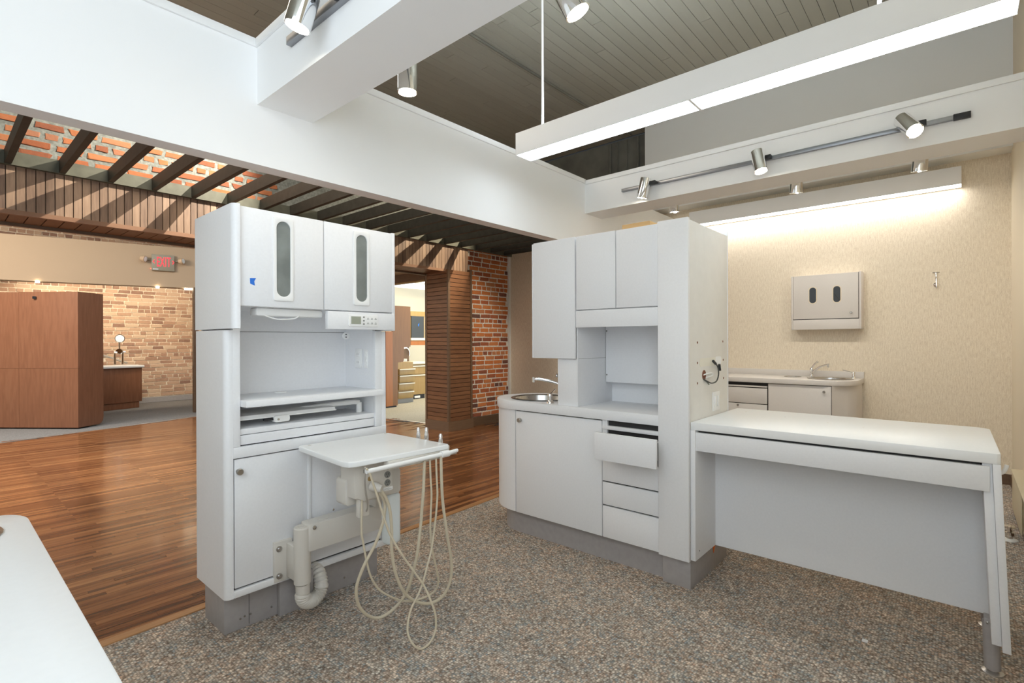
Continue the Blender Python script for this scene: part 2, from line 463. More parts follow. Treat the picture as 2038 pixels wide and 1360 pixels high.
def fquad(pts, t, zt=0.0):
    lo = [b.bm.verts.new((px, py, -0.006)) for px, py in pts]; hi = [b.bm.verts.new((px, py, zt)) for px, py in pts]
    b.bm.faces.new(hi); n = len(pts)
    for i in range(n): b.bm.faces.new((lo[i], lo[(i + 1) % n], hi[(i + 1) % n], hi[i]))
    tones.extend([t] * (n + 1))
for p in planks:
    if p not in near:
        g = .0006
        fquad([(p[0] + g, p[2] + g), (p[1] - g, p[2] + g), (p[1] - g, p[2] + PW - g), (p[0] + g, p[2] + PW - g)], rnd.random())
# inlaid patch: short blocks laid in steps across the strips
bw, bl = 0.075, 0.30
i = 0
x = 0.1
while x < 2.35:
    j = 0
    yy = 6.3 - (i % 4) * 0.075
    while yy < 10:
        if in_inlay(x + bw / 2, yy + bl / 2) and far_y(x) - .1 > yy + bl:
            g = .0008
            fquad([(x + g, yy + g), (x + bw - g, yy + g), (x + bw - g, yy + bl - g), (x + g, yy + bl - g)], 0.30 + 0.45 * rnd.random(), .0008)
        yy += bl; j += 1
    x += bw; i += 1
bm = b.bm
me = bpy.data.meshes.new('plank_field'); bm.to_mesh(me); bm.free(); me.materials.append(MATS['floor_wood_field'])
a = me.attributes.new('tone', 'FLOAT_COLOR', 'CORNER')
vals = []
for p in me.polygons:
    t = tones[p.index]; vals.extend([t, t, t, 1.0] * p.loop_total)
a.data.foreach_set('color', vals)
o = bpy.data.objects.new('plank_field', me); COL.objects.link(o); o.parent = wf; o['kind'] = 'stuff'

# walls of the treatment room
struct('wall_back', (6.85, 6.95, -0.475, 6.06, 0, 3.19), 'wallpaper', 'beige streaked wallpaper wall behind the desk', 'wall')
struct('wall_plenum', (6.85, 6.95, 3.3, 6.06, 3.19, 4.4), 'dark_plenum', 'dark painted wall above the wallpaper', 'wall')
struct('light_block_wall', (-1.7, -1.6, 1.2, 14.5, 0, 4.45), 'pale_paint', 'unseen pale wall added left of hall and lobby to block outside light', 'wall')  # added out of view to keep outside light off the tall cabinet's side
struct('wall_right', (0.4, 6.85, -0.475, -0.375, 0, 4.4), 'cream_paint', 'cream painted side wall', 'wall')
struct('soffit_beam', (6.6, 6.95, -0.375, 3.3, 3.19, 4.4), 'soffit_paint', 'white boxed soffit above the wallpaper wall', 'wall')
struct('baseboard_back', (6.832, 6.85, -0.375, 6.0, 0, 0.10), 'base_wood', 'dark wooden baseboard under the beige wallpaper', 'baseboard')
struct('baseboard_right', (4.0, 6.832, -0.375, -0.36, 0, 0.10), 'base_wood', 'dark wooden baseboard of the cream side wall', 'baseboard')
# boarded ceiling
cl = struct('ceiling', (-1.6, 6.95, -0.475, 6.6, 4.425, 4.47), 'gap_dark', 'dark olive painted board ceiling over the white beams', 'ceiling')
rnd = random.Random(11); PWc = 0.112
y = -0.40
while y < 6.0:
    x = -1.5
    cuts = sorted([rnd.uniform(0.2, 2.5), rnd.uniform(2.9, 5.6)])
    for x1 in cuts + [6.8]:
        if y < 4.9 or x1 > 3: piece('board', (x + .003, x1 - .003, y + .002, min(y + PWc - .002, 6.04), 4.40, 4.426), 'ceiling_wood', cl)
        x = x1
    y += PWc
# white dropped beams
def white_beam(name, b, lips, label):
    o = struct(name, b, 'white_paint', label, 'beam')
    for L in lips: box('lip', L, 'white_paint', o, 0.004)
    return o
white_beam('header_beam', (-1.6, 6.85, 3.0, 3.12, 2.41, 3.10), [(-1.6, 1.237, 2.985, 3.0, 3.072, 3.118), (1.567, 4.615, 2.985, 3.0, 3.072, 3.118)],
           'long white header over the opening to the wood-floored hall')
white_beam('crossing_beam', (1.237, 1.567, -0.475, 3.0, 2.75, 3.10), [(1.222, 1.237, -0.4, 2.985, 3.072, 3.118), (1.567, 1.582, -0.4, 2.985, 3.072, 3.118)],
           'white boxed beam meeting the header, two spotlights on its far side')
white_beam('track_beam', (4.615, 4.95, -0.375, 3.0, 2.757, 3.09), [(4.60, 4.615, -0.375, 2.985, 3.06, 3.105)],
           'white boxed beam carrying a track with three chrome spotlights')
# conduits in the plenum
for i, (pts, r) in enumerate(([[(1.9, 3.55, 4.37), (6.7, 3.55, 4.37)], .014], [[(6.82, 3.52, 4.38), (6.82, 3.52, 3.3)], .016], [[(6.82, 3.70, 4.38), (6.82, 3.70, 3.3)], .01],
                            [[(6.82, 3.86, 4.38), (6.82, 3.86, 3.3)], .01], [[(6.82, 3.98, 4.38), (6.82, 3.98, 3.3)], .016])):
    o = MB().tube(pts, r, 8).build('conduit_pipe', 'dark_plenum', None, smooth=True, origin=pts[0])
    tag(o, ['long dark conduit running along the board ceiling', 'thick dark conduit on the plenum wall beside the white soffit', 'thin dark conduit between two others on the plenum wall, closer to the soffit',
            'thin dark conduit on the plenum wall next to the thick one away from the soffit', 'thick dark conduit on the plenum wall farthest from the white soffit'][i], 'pipe', 'plenum conduits')

# ---------------------------------------------------------------- the hall: joists, slatted lintel, brick
hj = thing('joist_ceiling', 'row of dark painted timber joists above the wood floor', 'ceiling', (3, 4.5, 2.905), kind='structure')
k = 0
x = 0.79 - 0.345 * 3
while x < 6.8:
    piece('joist', (x - .0225, x + .0225, 3.121, 6.0, 2.905, 3.018), 'joist_paint', hj); x += 0.345
piece('ledger', (-0.5, 6.84, 5.985, 6.03, 2.90, 3.015), 'ledger_paint', hj)
ln = struct('slatted_lintel', (-0.6, 5.82, 6.05, 6.50, 2.515, 2.90), 'base_wood', 'wooden lintel faced with upright slats over the wide opening', 'lintel')
x = -0.5
while x < 5.80:
    piece('slat', (x, x + 0.0555, 6.03, 6.052, 2.53, 2.90), 'slat_wood', ln); x += 0.0625
piece('trim_strip', (-0.6, 5.32, 6.018, 6.06, 2.49, 2.53), 'trim_wood', ln)
x = -0.5
while x < 5.30:
    piece('soffit_plank', (x + .004, x + .116, 6.06, 6.49, 2.497, 2.515), 'soffit_wood', ln); x += 0.12
piece('trim_strip', (-0.6, 5.32, 6.48, 6.52, 2.47, 2.53), 'base_wood', ln)
ub = struct('upper_brick_wall', (-0.6, 6.85, 6.06, 6.30, 2.95, 4.42), 'mortar_grey', 'rough orange brick wall with thick grey mortar above the joists', 'wall')
bricks(ub, 'brick_rough', 0.1, 2.75, 6.06, 3.02, 3.62, 0.088, 0.245, 0.036, rough=0.09, header_every=3, seed=4)
# pier clad in horizontal slats
pr = struct('wood_pillar', (5.33, 5.80, 5.985, 6.50, 0, 2.52), 'gap_dark', 'pillar clad in narrow horizontal brown wood slats', 'pillar')
z = 0.15
while z < 2.50:
    piece('slat', (5.345, 5.79, 5.965, 5.987, z, z + 0.058), 'pier_wood', pr)
    piece('slat', (5.31, 5.332, 5.985, 6.49, z, z + 0.058), 'pier_wood', pr)
    z += 0.066
for bb in ((5.306, 5.345, 5.955, 5.99, 0.12, 2.52), (5.785, 5.825, 5.955, 6.06, 0.12, 2.56), (5.30, 5.335, 6.47, 6.51, 0.12, 2.52)):
    piece('corner_trim', bb, 'base_wood', pr)
piece('plinth', (5.29, 5.83, 5.94, 6.50, 0, 0.15), 'base_wood', pr)
bw_ = struct('brick_wall', (5.80, 6.85, 6.06, 6.30, 0, 2.95), 'mortar_pale', 'orange brick wall beside the slatted wood pillar', 'wall')
bricks(bw_, 'brick_orange', 5.83, 6.80, 6.06, 0.145, 2.95, 0.0785, 0.218, 0.018, rough=0.045, header_every=7, seed=5)
piece('plinth', (5.83, 6.80, 6.03, 6.06, 0, 0.14), 'base_wood', bw_)
piece('corner_trim', (6.805, 6.85, 6.025, 6.06, 0, 2.95), 'soffit_paint', bw_)
# rooms beyond: clinic behind the doorway
struct('wall_doorway', (5.62, 5.72, 6.50, 6.86, 0, 2.60), 'pale_paint', 'pale wall return behind the slatted pillar', 'wall')
dh = struct('lintel_doorway', (5.58, 5.72, 6.86, 9.6, 2.445, 2.62), 'base_wood', 'dark wood lintel over the doorway to the clinic room', 'lintel')
piece('trim_strip', (5.575, 5.60, 6.86, 9.5, 2.43, 2.455), 'oak_yellow', dh)
struct('ceiling_vestibule', (3.5, 5.75, 6.52, 9.8, 2.60, 2.64), 'tan_paint', 'tan ceiling of the passage behind the lintel', 'ceiling')
struct('wall_clinic', (5.6, 10.6, 11.5, 11.6, 0, 2.88), 'pale_paint', 'bright cream wall of the clinic room', 'wall')
struct('wall_clinic_side', (10.5, 10.6, 6.6, 11.5, 0, 2.9), 'pale_paint', 'cream side wall of the clinic room', 'wall')
struct('ceiling_clinic', (5.75, 10.6, 6.6, 12.6, 3.35, 3.4), 'dark_plenum', 'dark open ceiling of the clinic room', 'ceiling')
pp = MB().tube(spline([(7.9, 10.6, 3.12), (8.25, 10.6, 3.0), (8.4, 10.6, 2.93), (9.3, 10.6, 2.93)], 6), .03, 10).build('ceiling_pipe', 'pale_paint', None, smooth=True, origin=(8.6, 10.6, 2.9))
tag(pp, 'bent pale pipe under the dark clinic ceiling', 'pipe')
# lobby with the pale brick wall
lb = struct('lobby_brick_wall', (-1.6, 5.45, 14.28, 14.5, 0, 4.4), 'mortar_tan', 'weathered pale brick wall at the end of the lobby', 'wall')
bricks(lb, 'brick_pale', 2.55, 4.45, 14.28, 0.14, 2.8, 0.085, 0.25, 0.016, rough=0.06, header_every=6, proud=0.012, seed=6)
bricks(lb, 'brick_pale', 0.8, 2.55, 14.28, 2.35, 2.85, 0.085, 0.25, 0.016, rough=0.06, header_every=2, proud=0.012, seed=8)
bricks(lb, 'brick_pale', 0.8, 4.5, 14.28, 3.55, 3.85, 0.085, 0.25, 0.016, rough=0.06, header_every=2, proud=0.012, seed=9)
piece('plinth', (-1.6, 5.4, 14.255, 14.28, 0, 0.12), 'kick_grey', lb)
struct('wall_lobby_side', (5.45, 5.62, 8.35, 14.5, 0, 4.4), 'tan_paint', 'tan side wall of the lobby', 'wall')
struct('ceiling_lobby', (-1.6, 5.62, 9.8, 14.5, 4.4, 4.45), 'dark_plenum', 'dark ceiling of the lobby', 'ceiling')
A_, B_ = Vector((0.823, 12.46, 0)), Vector((3.567, 11.688, 0)); D_ = (B_ - A_).normalized(); Nn = Vector((-D_.y, D_.x, 0))
p0, p1 = A_ - D_ * 2.2, B_ + D_ * 1.8
bh = MB().prism([tuple(p.xy) for p in (p0, p1, p1 + Nn * .25, p0 + Nn * .25)], 'z', 2.5, 3.30).build('bulkhead_beam', 'tan_paint', None, origin=(2, 12.2, 2.5))
tag(bh, 'tan hanging bulkhead carrying the exit sign', 'beam', kind='structure')
po = struct('trim_post', (3.50, 3.57, 11.52, 11.60, 0, 2.5), 'base_wood', 'slim dark wood post under the tan bulkhead', 'trim')

# ================================================================== TALL DENTAL CABINET
GL = 'grey_laminate'
FY, UY, BY = 2.565, 2.475, 2.945            # lower front, upper front, back
dc = thing('dental_cabinet', 'tall pale grey dental cabinet with two slot-windowed doors above an open niche', 'cabinet', (1.35, 2.75, 0))
def rounded_side(name, x0, x1, yf, yb, z0, z1, r):
    poly = [(x1, yb), (x0, yb)] + [(x0 + r - r * math.cos(a), yf + r - r * math.sin(a)) for a in [PI / 2 * k / 6 for k in range(7)]] + [(x1, yf)]
    o = MB().prism(poly, 'z', z0, z1).build(name, GL, dc)
    for p in o.data.polygons: p.use_smooth = True
    o.data.set_sharp_from_angle(angle=math.radians(40))
    return o
rounded_side('side_panel', 0.905, 0.942, FY, BY, 0.195, 1.457, 0.028)
rounded_side('side_panel', 0.902, 0.935, UY - .02, BY, 1.463, 2.030, 0.028)
box('side_panel', (1.762, 1.79, FY, BY, 0.20, 1.46), GL, dc, 0.002)
box('side_panel', (1.772, 1.793, UY, BY, 1.463, 2.030), GL, dc, 0.002)
box('back_panel', (0.93, 1.775, 2.925, BY, 0.2, 2.02), GL, dc)
box('top_panel', (0.93, 1.775, UY + .02, BY, 2.005, 2.026), GL, dc)
box('stile', (0.942, 0.974, FY, FY + .03, 0.905, 1.463), GL, dc, 0.001)
box('stile', (1.718, 1.762, FY, FY + .03, 0.905, 1.463), GL, dc, 0.001)
box('niche_side', (0.955, 0.974, FY + .03, 2.925, 0.905, 1.60), GL, dc)
box('niche_side', (1.718, 1.737, FY + .03, 2.925, 0.905, 1.60), GL, dc)
box('niche_back', (0.974, 1.718, 2.885, 2.90, 0.96, 1.60), GL, dc)
box('niche_floor', (0.974, 1.718, FY + .012, 2.885, 0.958, 0.985), GL, dc, 0.002)
box('drawer_front', (0.977, 1.715, FY + .008, FY + .03, 0.910, 0.955), GL, dc, 0.002)
box('shadow_gap', (0.974, 1.718, FY + .02, FY + .05, 0.904, 0.911), 'gap_dark', dc)
box('rail', (0.942, 1.79, FY - .003, FY + .03, 0.852, 0.904), GL, dc, 0.002)
box('shelf', (0.976, 1.735, 2.50, 2.885, 1.093, 1.124), GL, dc, 0.003)
MB().lathe([(0, 0), (.032, 0), (.032, .004), (.024, .006), (0, .006)], (1.27, 2.80, 1.124)).build('grommet', 'plastic_white', dc, smooth=True)
box('upper_floor', (0.935, 1.772, UY + .022, 2.885, 1.566, 1.584), GL, dc)
# lower doors
d1 = box('door', (0.948, 1.306, FY + .004, FY + .024, 0.238, 0.846), GL, dc, 0.002)
def knob(c, axis, parent, r=0.0155):
    return MB().lathe([(0, 0), (r * .7, 0), (r * .6, .012), (r, .016), (r, .026), (r * .8, .030), (0, .030)], c, 20, axis).build('knob', 'knob_metal', parent, smooth=True)
knob((0.965, FY + .004, 0.79), (0, -1, 0), d1)
box('door', (1.322, 1.760, FY + .010, FY + .024, 0.238, 0.846), GL, dc, 0.002)
box('divider', (1.306, 1.322, FY - .002, FY + .024, 0.236, 0.85), GL, dc, 0.002)
box('shadow_gap', (0.942, 1.762, FY + .022, FY + .04, 0.226, 0.853), 'gap_dark', dc)
box('sill', (0.942, 1.79, FY - .006, FY + .05, 0.197, 0.228), GL, dc, 0.003)
# upper doors with slot windows
def slot_door(x0, x1, wc, tape=False):
    d = box('door', (x0, x1, UY, UY + .02, 1.568, 2.026), GL, dc, 0.002)
    hw, zc, hh = 0.0485, 1.802, 0.203
    inner = rrect(wc - .034, wc + .034, zc - .182, zc + .182, 0.0335, 8)
    outer = rrect(wc - hw, wc + hw, zc - hh, zc + hh, 0.010, 8)
    MB().ring(outer, inner, 'y', UY - .009, UY + .002).build('window_frame', 'plastic_white', d, 0.002)
    MB().prism(inner, 'y', UY - .003, UY + .001).build('window_pane', 'window_glass', d)
    return d
slot_door(0.938, 1.349, 1.139)
slot_door(1.354, 1.772, 1.570)
# control valance, lamp, sockets
va = box('control_panel', (1.372, 1.786, UY - .002, UY + .03, 1.467, 1.562), GL, dc, 0.003)
MB().prism(rrect(1.490, 1.674, 1.483, 1.548, 0.008, 4), 'y', UY - .008, UY).build('bezel', 'plastic_white', va, 0.002)
box('display', (1.503, 1.562, UY - .0095, UY - .007, 1.497, 1.538), 'display', va)
for bx in (1.580,):
    for bz in (1.497, 1.516, 1.535): box('button', (bx - .004, bx + .004, UY - .0105, UY - .007, bz - .004, bz + .004), 'outlet_grey', va)
for bx in (1.607, 1.632, 1.656):
    for bz in (1.503, 1.528):
        MB().tube([(bx - .006, UY - .0085, bz - .004), (bx, UY - .0085, bz + .005), (bx + .006, UY - .0085, bz - .004), (bx - .006, UY - .0085, bz - .004)], .001, 5).build('button', 'outlet_grey', va)
lampb = box('lamp_housing', (1.03, 1.37, 2.52, 2.60, 1.526, 1.566), 'plastic_white', dc, 0.01)
MB().tube(spline([(1.06, 2.50, 1.528), (1.12, 2.50, 1.512), (1.20, 2.50, 1.516), (1.23, 2.505, 1.53)], 6), .0035, 8).build('cable', 'plastic_white', dc, smooth=True)
box('seam', (0.974, 1.718, 2.8835, 2.886, 1.455, 1.458), 'outlet_grey', dc)
def outlet(parent, c, axis, w=.036, h=.058, plate='plastic_white', face='plastic_white', two=True):
    """wall plate on a face; axis 'x-' faces -x, 'y-' faces -y"""
    px, py, pz = c
    def bb(u0, u1, t0, t1, z0, z1):
        return (px - t1, px - t0, py + u0, py + u1, pz + z0, pz + z1) if axis == 'x-' else (px + u0, px + u1, py - t1, py - t0, pz + z0, pz + z1)
    o = box('outlet_plate', bb(-w, w, 0, .006, -h, h), plate, parent, 0.003)
    if two:
        for s in (-1, 1):
            q = box('socket', bb(-.016, .016, .004, .009, s * .024 - .014, s * .024 + .014), face, o, 0.003)
            for u in (-.006, .006): box('slot', bb(u - .001, u + .001, .0085, .0095, s * .024 - .003, s * .024 + .006), 'gap_dark', o)
    return o
outlet(dc, (1.718, 2.735, 1.30), 'x-')
o = outlet(dc, (1.718, 2.655, 1.30), 'x-', .018, .056, two=False)
for k in range(4): box('socket', (1.709, 1.714, 2.647, 2.663, 1.258 + k * .024, 1.274 + k * .024), 'plastic_white', o, .002)
hs = MB().lathe([(0, 0), (.020, 0), (.022, .012), (0, .014)], (1.705, 2.862, 1.437), 16, (-.5, -1, 0)).build('socket', 'plastic_white', dc, smooth=True)
for s in (-1, 1): MB().lathe([(0, 0), (.004, 0), (0, .002)], (1.70, 2.849, 1.437 + s * .008), 8, (-.5, -1, 0)).build('slot', 'gap_dark', hs)
for yy in (2.63, 2.66, 2.71, 2.735): MB().lathe([(0, 0), (.005, 0), (0, .002)], (1.7185, yy, 1.205), 8, (-1, 0, 0)).build('hole_plug', 'plastic_white', dc)
# toe kick
kk = box('kick', (0.928, 1.778, 2.645, 2.90, 0, 0.198), 'kick_grey', dc, 0.001)
box('kick_box', (1.178, 1.44, 2.612, 2.66, 0, 0.20), 'kick_grey', dc, 0.001)
box('seam', (1.040, 1.042, 2.6442, 2.6455, 0.01, 0.195), 'gap_dark', kk)
for (bx, bz) in ((1.048, .185), (1.150, .175), (1.048, .055), (1.150, .050), (1.56, .165), (1.70, .155), (1.56, .055), (1.71, .04), (1.00, .05), (1.02, .055)):
    MB().lathe([(0, 0), (.0055, 0), (.004, .004), (0, .005)], (bx, 2.645, bz), 10, (0, -1, 0)).build('bolt', 'steel', kk, smooth=True)
# blue tape on the door
tp = MB().prism([(0.984, 1.697), (1.011, 1.699), (1.003, 1.684), (1.006, 1.664), (0.985, 1.672)], 'y', UY - .0012, UY - .0002).build('painter_tape', 'tape_blue', None, origin=(1.0, UY, 1.68))
tag(tp, 'torn scrap of blue painter tape on the slot-windowed cabinet door', 'tape')
# swing-out tray in the niche
kt = thing('monitor_shelf', 'white metal shelf on a swivel arm inside the tall cabinet niche', 'shelf', (1.3, 2.7, 0.985))
MB().prism([(2.60, 1.022), (2.615, 1.020), (2.622, 1.035), (2.86, 1.040), (2.86, 1.044), (2.618, 1.040), (2.610, 1.025), (2.60, 1.027)], 'x', 0.985, 1.49).build('plate', 'plastic_white', kt)
MB().tube(spline([(1.30, 2.74, 1.028), (1.45, 2.70, 1.040), (1.62, 2.67, 1.048), (1.672, 2.665, 1.044)], 5), .014, 10).build('arm', 'plastic_white', kt, smooth=True)
MB().cyl((1.672, 2.665, .986), (1.672, 2.665, 1.044), .017).build('post', 'plastic_white', kt, smooth=True)
cp = MB().prism(rrect(1.145, 1.225, 0.995, 1.028, 0.012, 5), 'y', 2.59, 2.63).build('clamp', 'plastic_white', kt, .003)
MB().lathe([(0, 0), (.006, 0), (.005, .004), (0, .004)], (1.165, 2.59, 1.010), 12, (0, -1, 0)).build('screw', 'steel', cp, smooth=True)
box('lever', (1.10, 1.15, 2.60, 2.62, 1.006, 1.018), 'black_plastic', kt, .003)

# ================================================================== DELIVERY UNIT ON ITS ARM
du = thing('dental_delivery_unit', 'swing-arm dental delivery unit with white tray and looping cream hoses', 'dental unit', (1.25, 2.45, 0.1))
PB = 'plastic_beige'
mp = box('mounting_plate', (1.125, 1.215, 2.552, 2.572, 0.205, 0.405), PB, du, .003)
for z in (.235, .37):
    MB().lathe([(0, 0), (.015, 0), (.015, .004), (.009, .005), (.009, .014), (0, .015)], (1.148, 2.552, z), 12, (0, -1, 0)).build('bolt', 'steel', mp, smooth=True)
box('bracket', (1.185, 1.24, 2.46, 2.552, 0.22, 0.39), PB, du, .004)
MB().cyl((1.222, 2.46, .205), (1.222, 2.46, .362), .040, seg=28).build('post', PB, du, smooth=True)
MB().lathe([(.0405, .362), (.0405, .478), (.036, .484), (.022, .484), (.022, .487), (0, .487)], (1.222, 2.46, 0), 28).build('post_cap', PB, du, smooth=True)
arm = MB().prism(rrect(1.235, 1.745, 2.415, 2.505, 0.01, 3), 'z', 0.362, 0.497).build('arm', PB, du, .006)
MB().lathe([(0, 0), (.010, 0), (.010, .004), (.005, .006), (0, .006)], (1.262, 2.414, .478), 14, (0, -1, 0)).build('screw', 'steel', arm, smooth=True)
MB().lathe([(0, 0), (.03, 0), (.03, .002), (0, .002)], (1.33, 2.46, .497), 24).build('cap', PB, arm, smooth=True)
# corrugated elbow into the kick
pts = [(1.222, 2.46, .20), (1.224, 2.46, .165)] + [(1.222 + .058 - .058 * math.cos(a), 2.46 + .01 * a, .150 - .062 * math.sin(a)) for a in [PI * k / 24 for k in range(25)]] + [(1.342, 2.52, .185), (1.345, 2.57, .198), (1.345, 2.606, .20)]
dense = spline(pts, 12)
cor = [dense[0]]; acc = 0.0
for a_, b_ in zip(dense, dense[1:]):
    acc += (b_ - a_).length
    if acc >= .0024: cor.append(b_); acc = 0.0
rs = [.034 if k < 14 or k > len(cor) - 8 else .034 + .003 * math.sin(2 * PI * k / 4 + .4) for k in range(len(cor))]
MB().tube(cor, rs, 18).build('corrugated_hose', PB, du, smooth=True)
box('back_channel', (1.262, 1.30, 2.50, 2.612, 0.10, 0.235), 'kick_grey', du, .003)
MB().cyl((1.285, 2.53, .235), (1.285, 2.53, .37), .012).build('rod', 'kick_grey', du, smooth=True)
# column, head, tray
box('column', (1.60, 1.68, 2.39, 2.47, 0.497, 0.70), PB, du, .006)
MB().prism([(1.47, 2.235), (1.55, 2.235), (1.68, 2.40), (1.60, 2.45)], 'z', .645, .70).build('neck', PB, du, .004)
hd = MB().prism([(1.285, .845), (1.495, .845), (1.495, .672), (1.335, .656), (1.300, .676), (1.285, .676)], 'y', 2.085, 2.21).build('head', PB, du, .006)
MB().prism(rrect(1.277, 1.588, .632, .758, .018, 4), 'y', 2.15, 2.235).build('head_shroud', PB, du, .003)
tp_ = []
tray = MB().prism([(1.238, 2.528), (1.250, 2.540), (1.745, 2.518), (1.765, 2.50), (1.772, 1.995), (1.760, 1.978), (1.245, 2.005), (1.215, 2.02), (1.204, 2.055)], 'z', .845, .870).build('tray', 'white_laminate', du, .004, seg=3)
for c in ((1.285, 2.505), (1.735, 2.49)): MB().lathe([(0, 0), (.009, 0), (.009, .001), (0, .001)], (*c, .870), 14).build('screw_cap', PB, tray, smooth=True)
# front bar and hose holder
MB().tube([(1.272, 1.972, .826), (1.70, 1.960, .832)], .011, 12).build('handle_bar', 'plastic_white', du, smooth=True)
box('bar_rail', (1.40, 1.745, 1.985, 2.03, .805, .845), PB, du, .004)
MB().tube([(1.695, 1.960, .832), (1.742, 1.958, .832)], .017, 14).build('collar', 'plastic_white', du, smooth=True)
MB().tube([(1.742, 1.958, .832), (1.80, 1.955, .838)], [.012, .009], 12).build('instrument', 'plastic_white', du, smooth=True)
MB().tube([(1.735, 1.975, .822), (1.80, 1.965, .826)], [.008, .009], 12).build('instrument', 'chrome', du, smooth=True)
for (c, h) in (((1.845, 2.33), .905), ((1.855, 2.27), .910), ((1.83, 2.12), .895)):
    q = MB().lathe([(0, 0), (.012, 0), (.012, .035), (.009, .05), (.010, .065), (.006, .075), (0, .076)], (*c, h - .07), 14)
    q.build('instrument', 'chrome', du, smooth=True)
box('instrument_rail', (1.765, 1.86, 2.08, 2.36, .812, .838), PB, du, .004)
# sockets, labels, plug
for z in (.757, .718):
    q = MB().lathe([(0, 0), (.0165, 0), (.0165, .004), (0, .004)], (1.462, 2.0865, z), 18, (0, -1, 0)).build('socket', 'outlet_grey', hd, smooth=True)
    for u in (-.005, .005): box('slot', (1.462 + u - .001, 1.462 + u + .001, 2.0815, 2.0825, z - .001, z + .007), 'gap_dark', hd)
    MB().lathe([(0, 0), (.0025, 0), (0, .001)], (1.462, 2.0822, z - .008), 8, (0, -1, 0)).build('slot', 'gap_dark', hd)
lab = box('sticker', (1.422, 1.492, 2.0838, 2.085, .680, .697), 'paper', hd)
for k in range(3): box('print_line', (1.427, 1.487 - k * .008, 2.0832, 2.0838, .684 + k * .004, .685 + k * .004), 'outlet_grey', lab)
box('panel_plate', (1.33, 1.43, 2.0838, 2.085, .790, .806), 'outlet_grey', hd)
MB().lathe([(0, 0), (.012, 0), (.012, .001), (0, .001)], (1.365, 2.0855, .757), 18, (0, -1, 0)).build('yellow_sticker', 'oak_yellow', hd)
MB().lathe([(0, 0), (.022, 0), (.024, .02), (.020, .045), (.016, .055), (0, .056)], (1.372, 2.085, .722), 20, (.55, -1, -.25)).build('plug', PB, du, smooth=True)
bt = MB().prism(rrect(1.512, 1.600, 2.152, 2.225, .028, 5), 'z', .372, .630).build('water_bottle', 'bottle', du, .02, seg=4)
br = box('bracket', (1.315, 1.375, 2.10, 2.13, .578, .68), PB, du, .008)
MB().lathe([(0, 0), (.006, 0), (0, .004)], (1.36, 2.405, .545), 10, (0, -1, 0)).build('screw', 'steel', du, smooth=True)
# hoses: traced points with their depth
def C2(u, v): return 680 + u / 6.183, 840 + v / 6.183
def C3(u, v): return 680 + u / 5.0375, 1040 + v / 5.0375
def hose(tr, r, mat):
    P_ = []
    for (uv, y) in tr:
        p = at(*uv, 'y', y)
        p.z = max(p.z, r + .001)
        P_.append(p)
    return MB().tube(spline(P_, 5), r, 10).build('hose', mat, du, smooth=True)
hose([(C2(440, 800), 2.06), (C2(480, 880), 2.06), (C2(530, 1000), 2.07), (C2(525, 1130), 2.07), (C3(415, 0), 2.07), (C3(340, 210), 2.08), (C3(240, 400), 2.09), (C3(170, 570), 2.10),
      (C3(145, 700), 2.11), (C3(170, 830), 2.12), (C3(240, 920), 2.12), (C3(340, 960), 2.12), (C3(440, 930), 2.10), (C3(560, 830), 2.08), (C3(650, 700), 2.05), (C3(710, 520), 2.02),
      (C3(760, 300), 2.00), (C3(795, 0), 1.99), (C2(985, 1100), 1.985), (C2(1005, 850), 1.98), (C2(1020, 470), 1.975)], .0075, 'hose_cream')
hose([(C2(450, 800), 2.05), (C2(540, 930), 2.05), (C2(595, 1100), 2.05), (C2(615, 1350), 2.05), (C3(500, 250), 2.05), (C3(530, 470), 2.05), (C3(590, 640), 2.05), (C3(660, 740), 2.05), (C3(760, 800), 2.04),
      (C3(870, 815), 2.03), (C3(980, 770), 2.02), (C3(1060, 670), 2.0), (C3(1100, 520), 1.99), (C3(1095, 350), 1.98), (C3(1060, 150), 1.975), (C2(1285, 1300), 1.97), (C2(1245, 1000), 1.965), (C2(1228, 700), 1.96), (C2(1222, 410), 1.958)], .0075, 'hose_cream')
hose([(C2(305, 575), 1.968), (C2(350, 650), 1.968), (C2(400, 800), 1.97), (C2(440, 920), 1.97), (C2(490, 1080), 1.97), (C2(560, 1300), 1.965), (C3(500, 150), 1.96), (C3(600, 320), 1.94), (C3(720, 490), 1.92), (C3(820, 630), 1.90),
      (C3(890, 780), 1.87), (C3(940, 930), 1.85), (C3(940, 1080), 1.84), (C3(890, 1200), 1.835), (C3(800, 1275), 1.84), (C3(720, 1230), 1.85), (C3(665, 1120), 1.88), (C3(665, 1000), 1.90), (C3(700, 860), 1.92), (C3(760, 740), 1.93),
      (C3(815, 600), 1.94), (C3(860, 430), 1.95), (C3(900, 270), 1.96), (C3(930, 60), 1.965), (C2(1160, 1150), 1.965), (C2(1178, 900), 1.965), (C2(1170, 700), 1.965), (C2(1160, 440), 1.965)], .005, 'hose_cream')
hose([(C2(250, 960), 2.09), (C2(245, 1360), 2.09), (C3(215, 200), 2.09), (C3(245, 370), 2.09), (C3(290, 540), 2.09), (C3(370, 670), 2.09), (C3(480, 740), 2.08), (C3(600, 785), 2.07), (C3(720, 785), 2.05), (C3(850, 745), 2.03),
      (C3(940, 680), 2.02), (C3(970, 590), 2.0), (C3(950, 470), 1.99), (C3(910, 290), 1.985), (C3(890, 100), 1.98), (C2(1095, 1150), 1.975), (C2(1105, 900), 1.972), (C2(1095, 700), 1.97), (C2(1085, 450), 1.97)], .005, 'hose_cream')
hose([(C2(290, 560), 1.985), (C2(285, 700), 2.0), (C2(295, 850), 2.03), (C2(315, 980), 2.06), (C2(318, 1060), 2.08), (C2(305, 1100), 2.095)], .004, 'hose_grey')

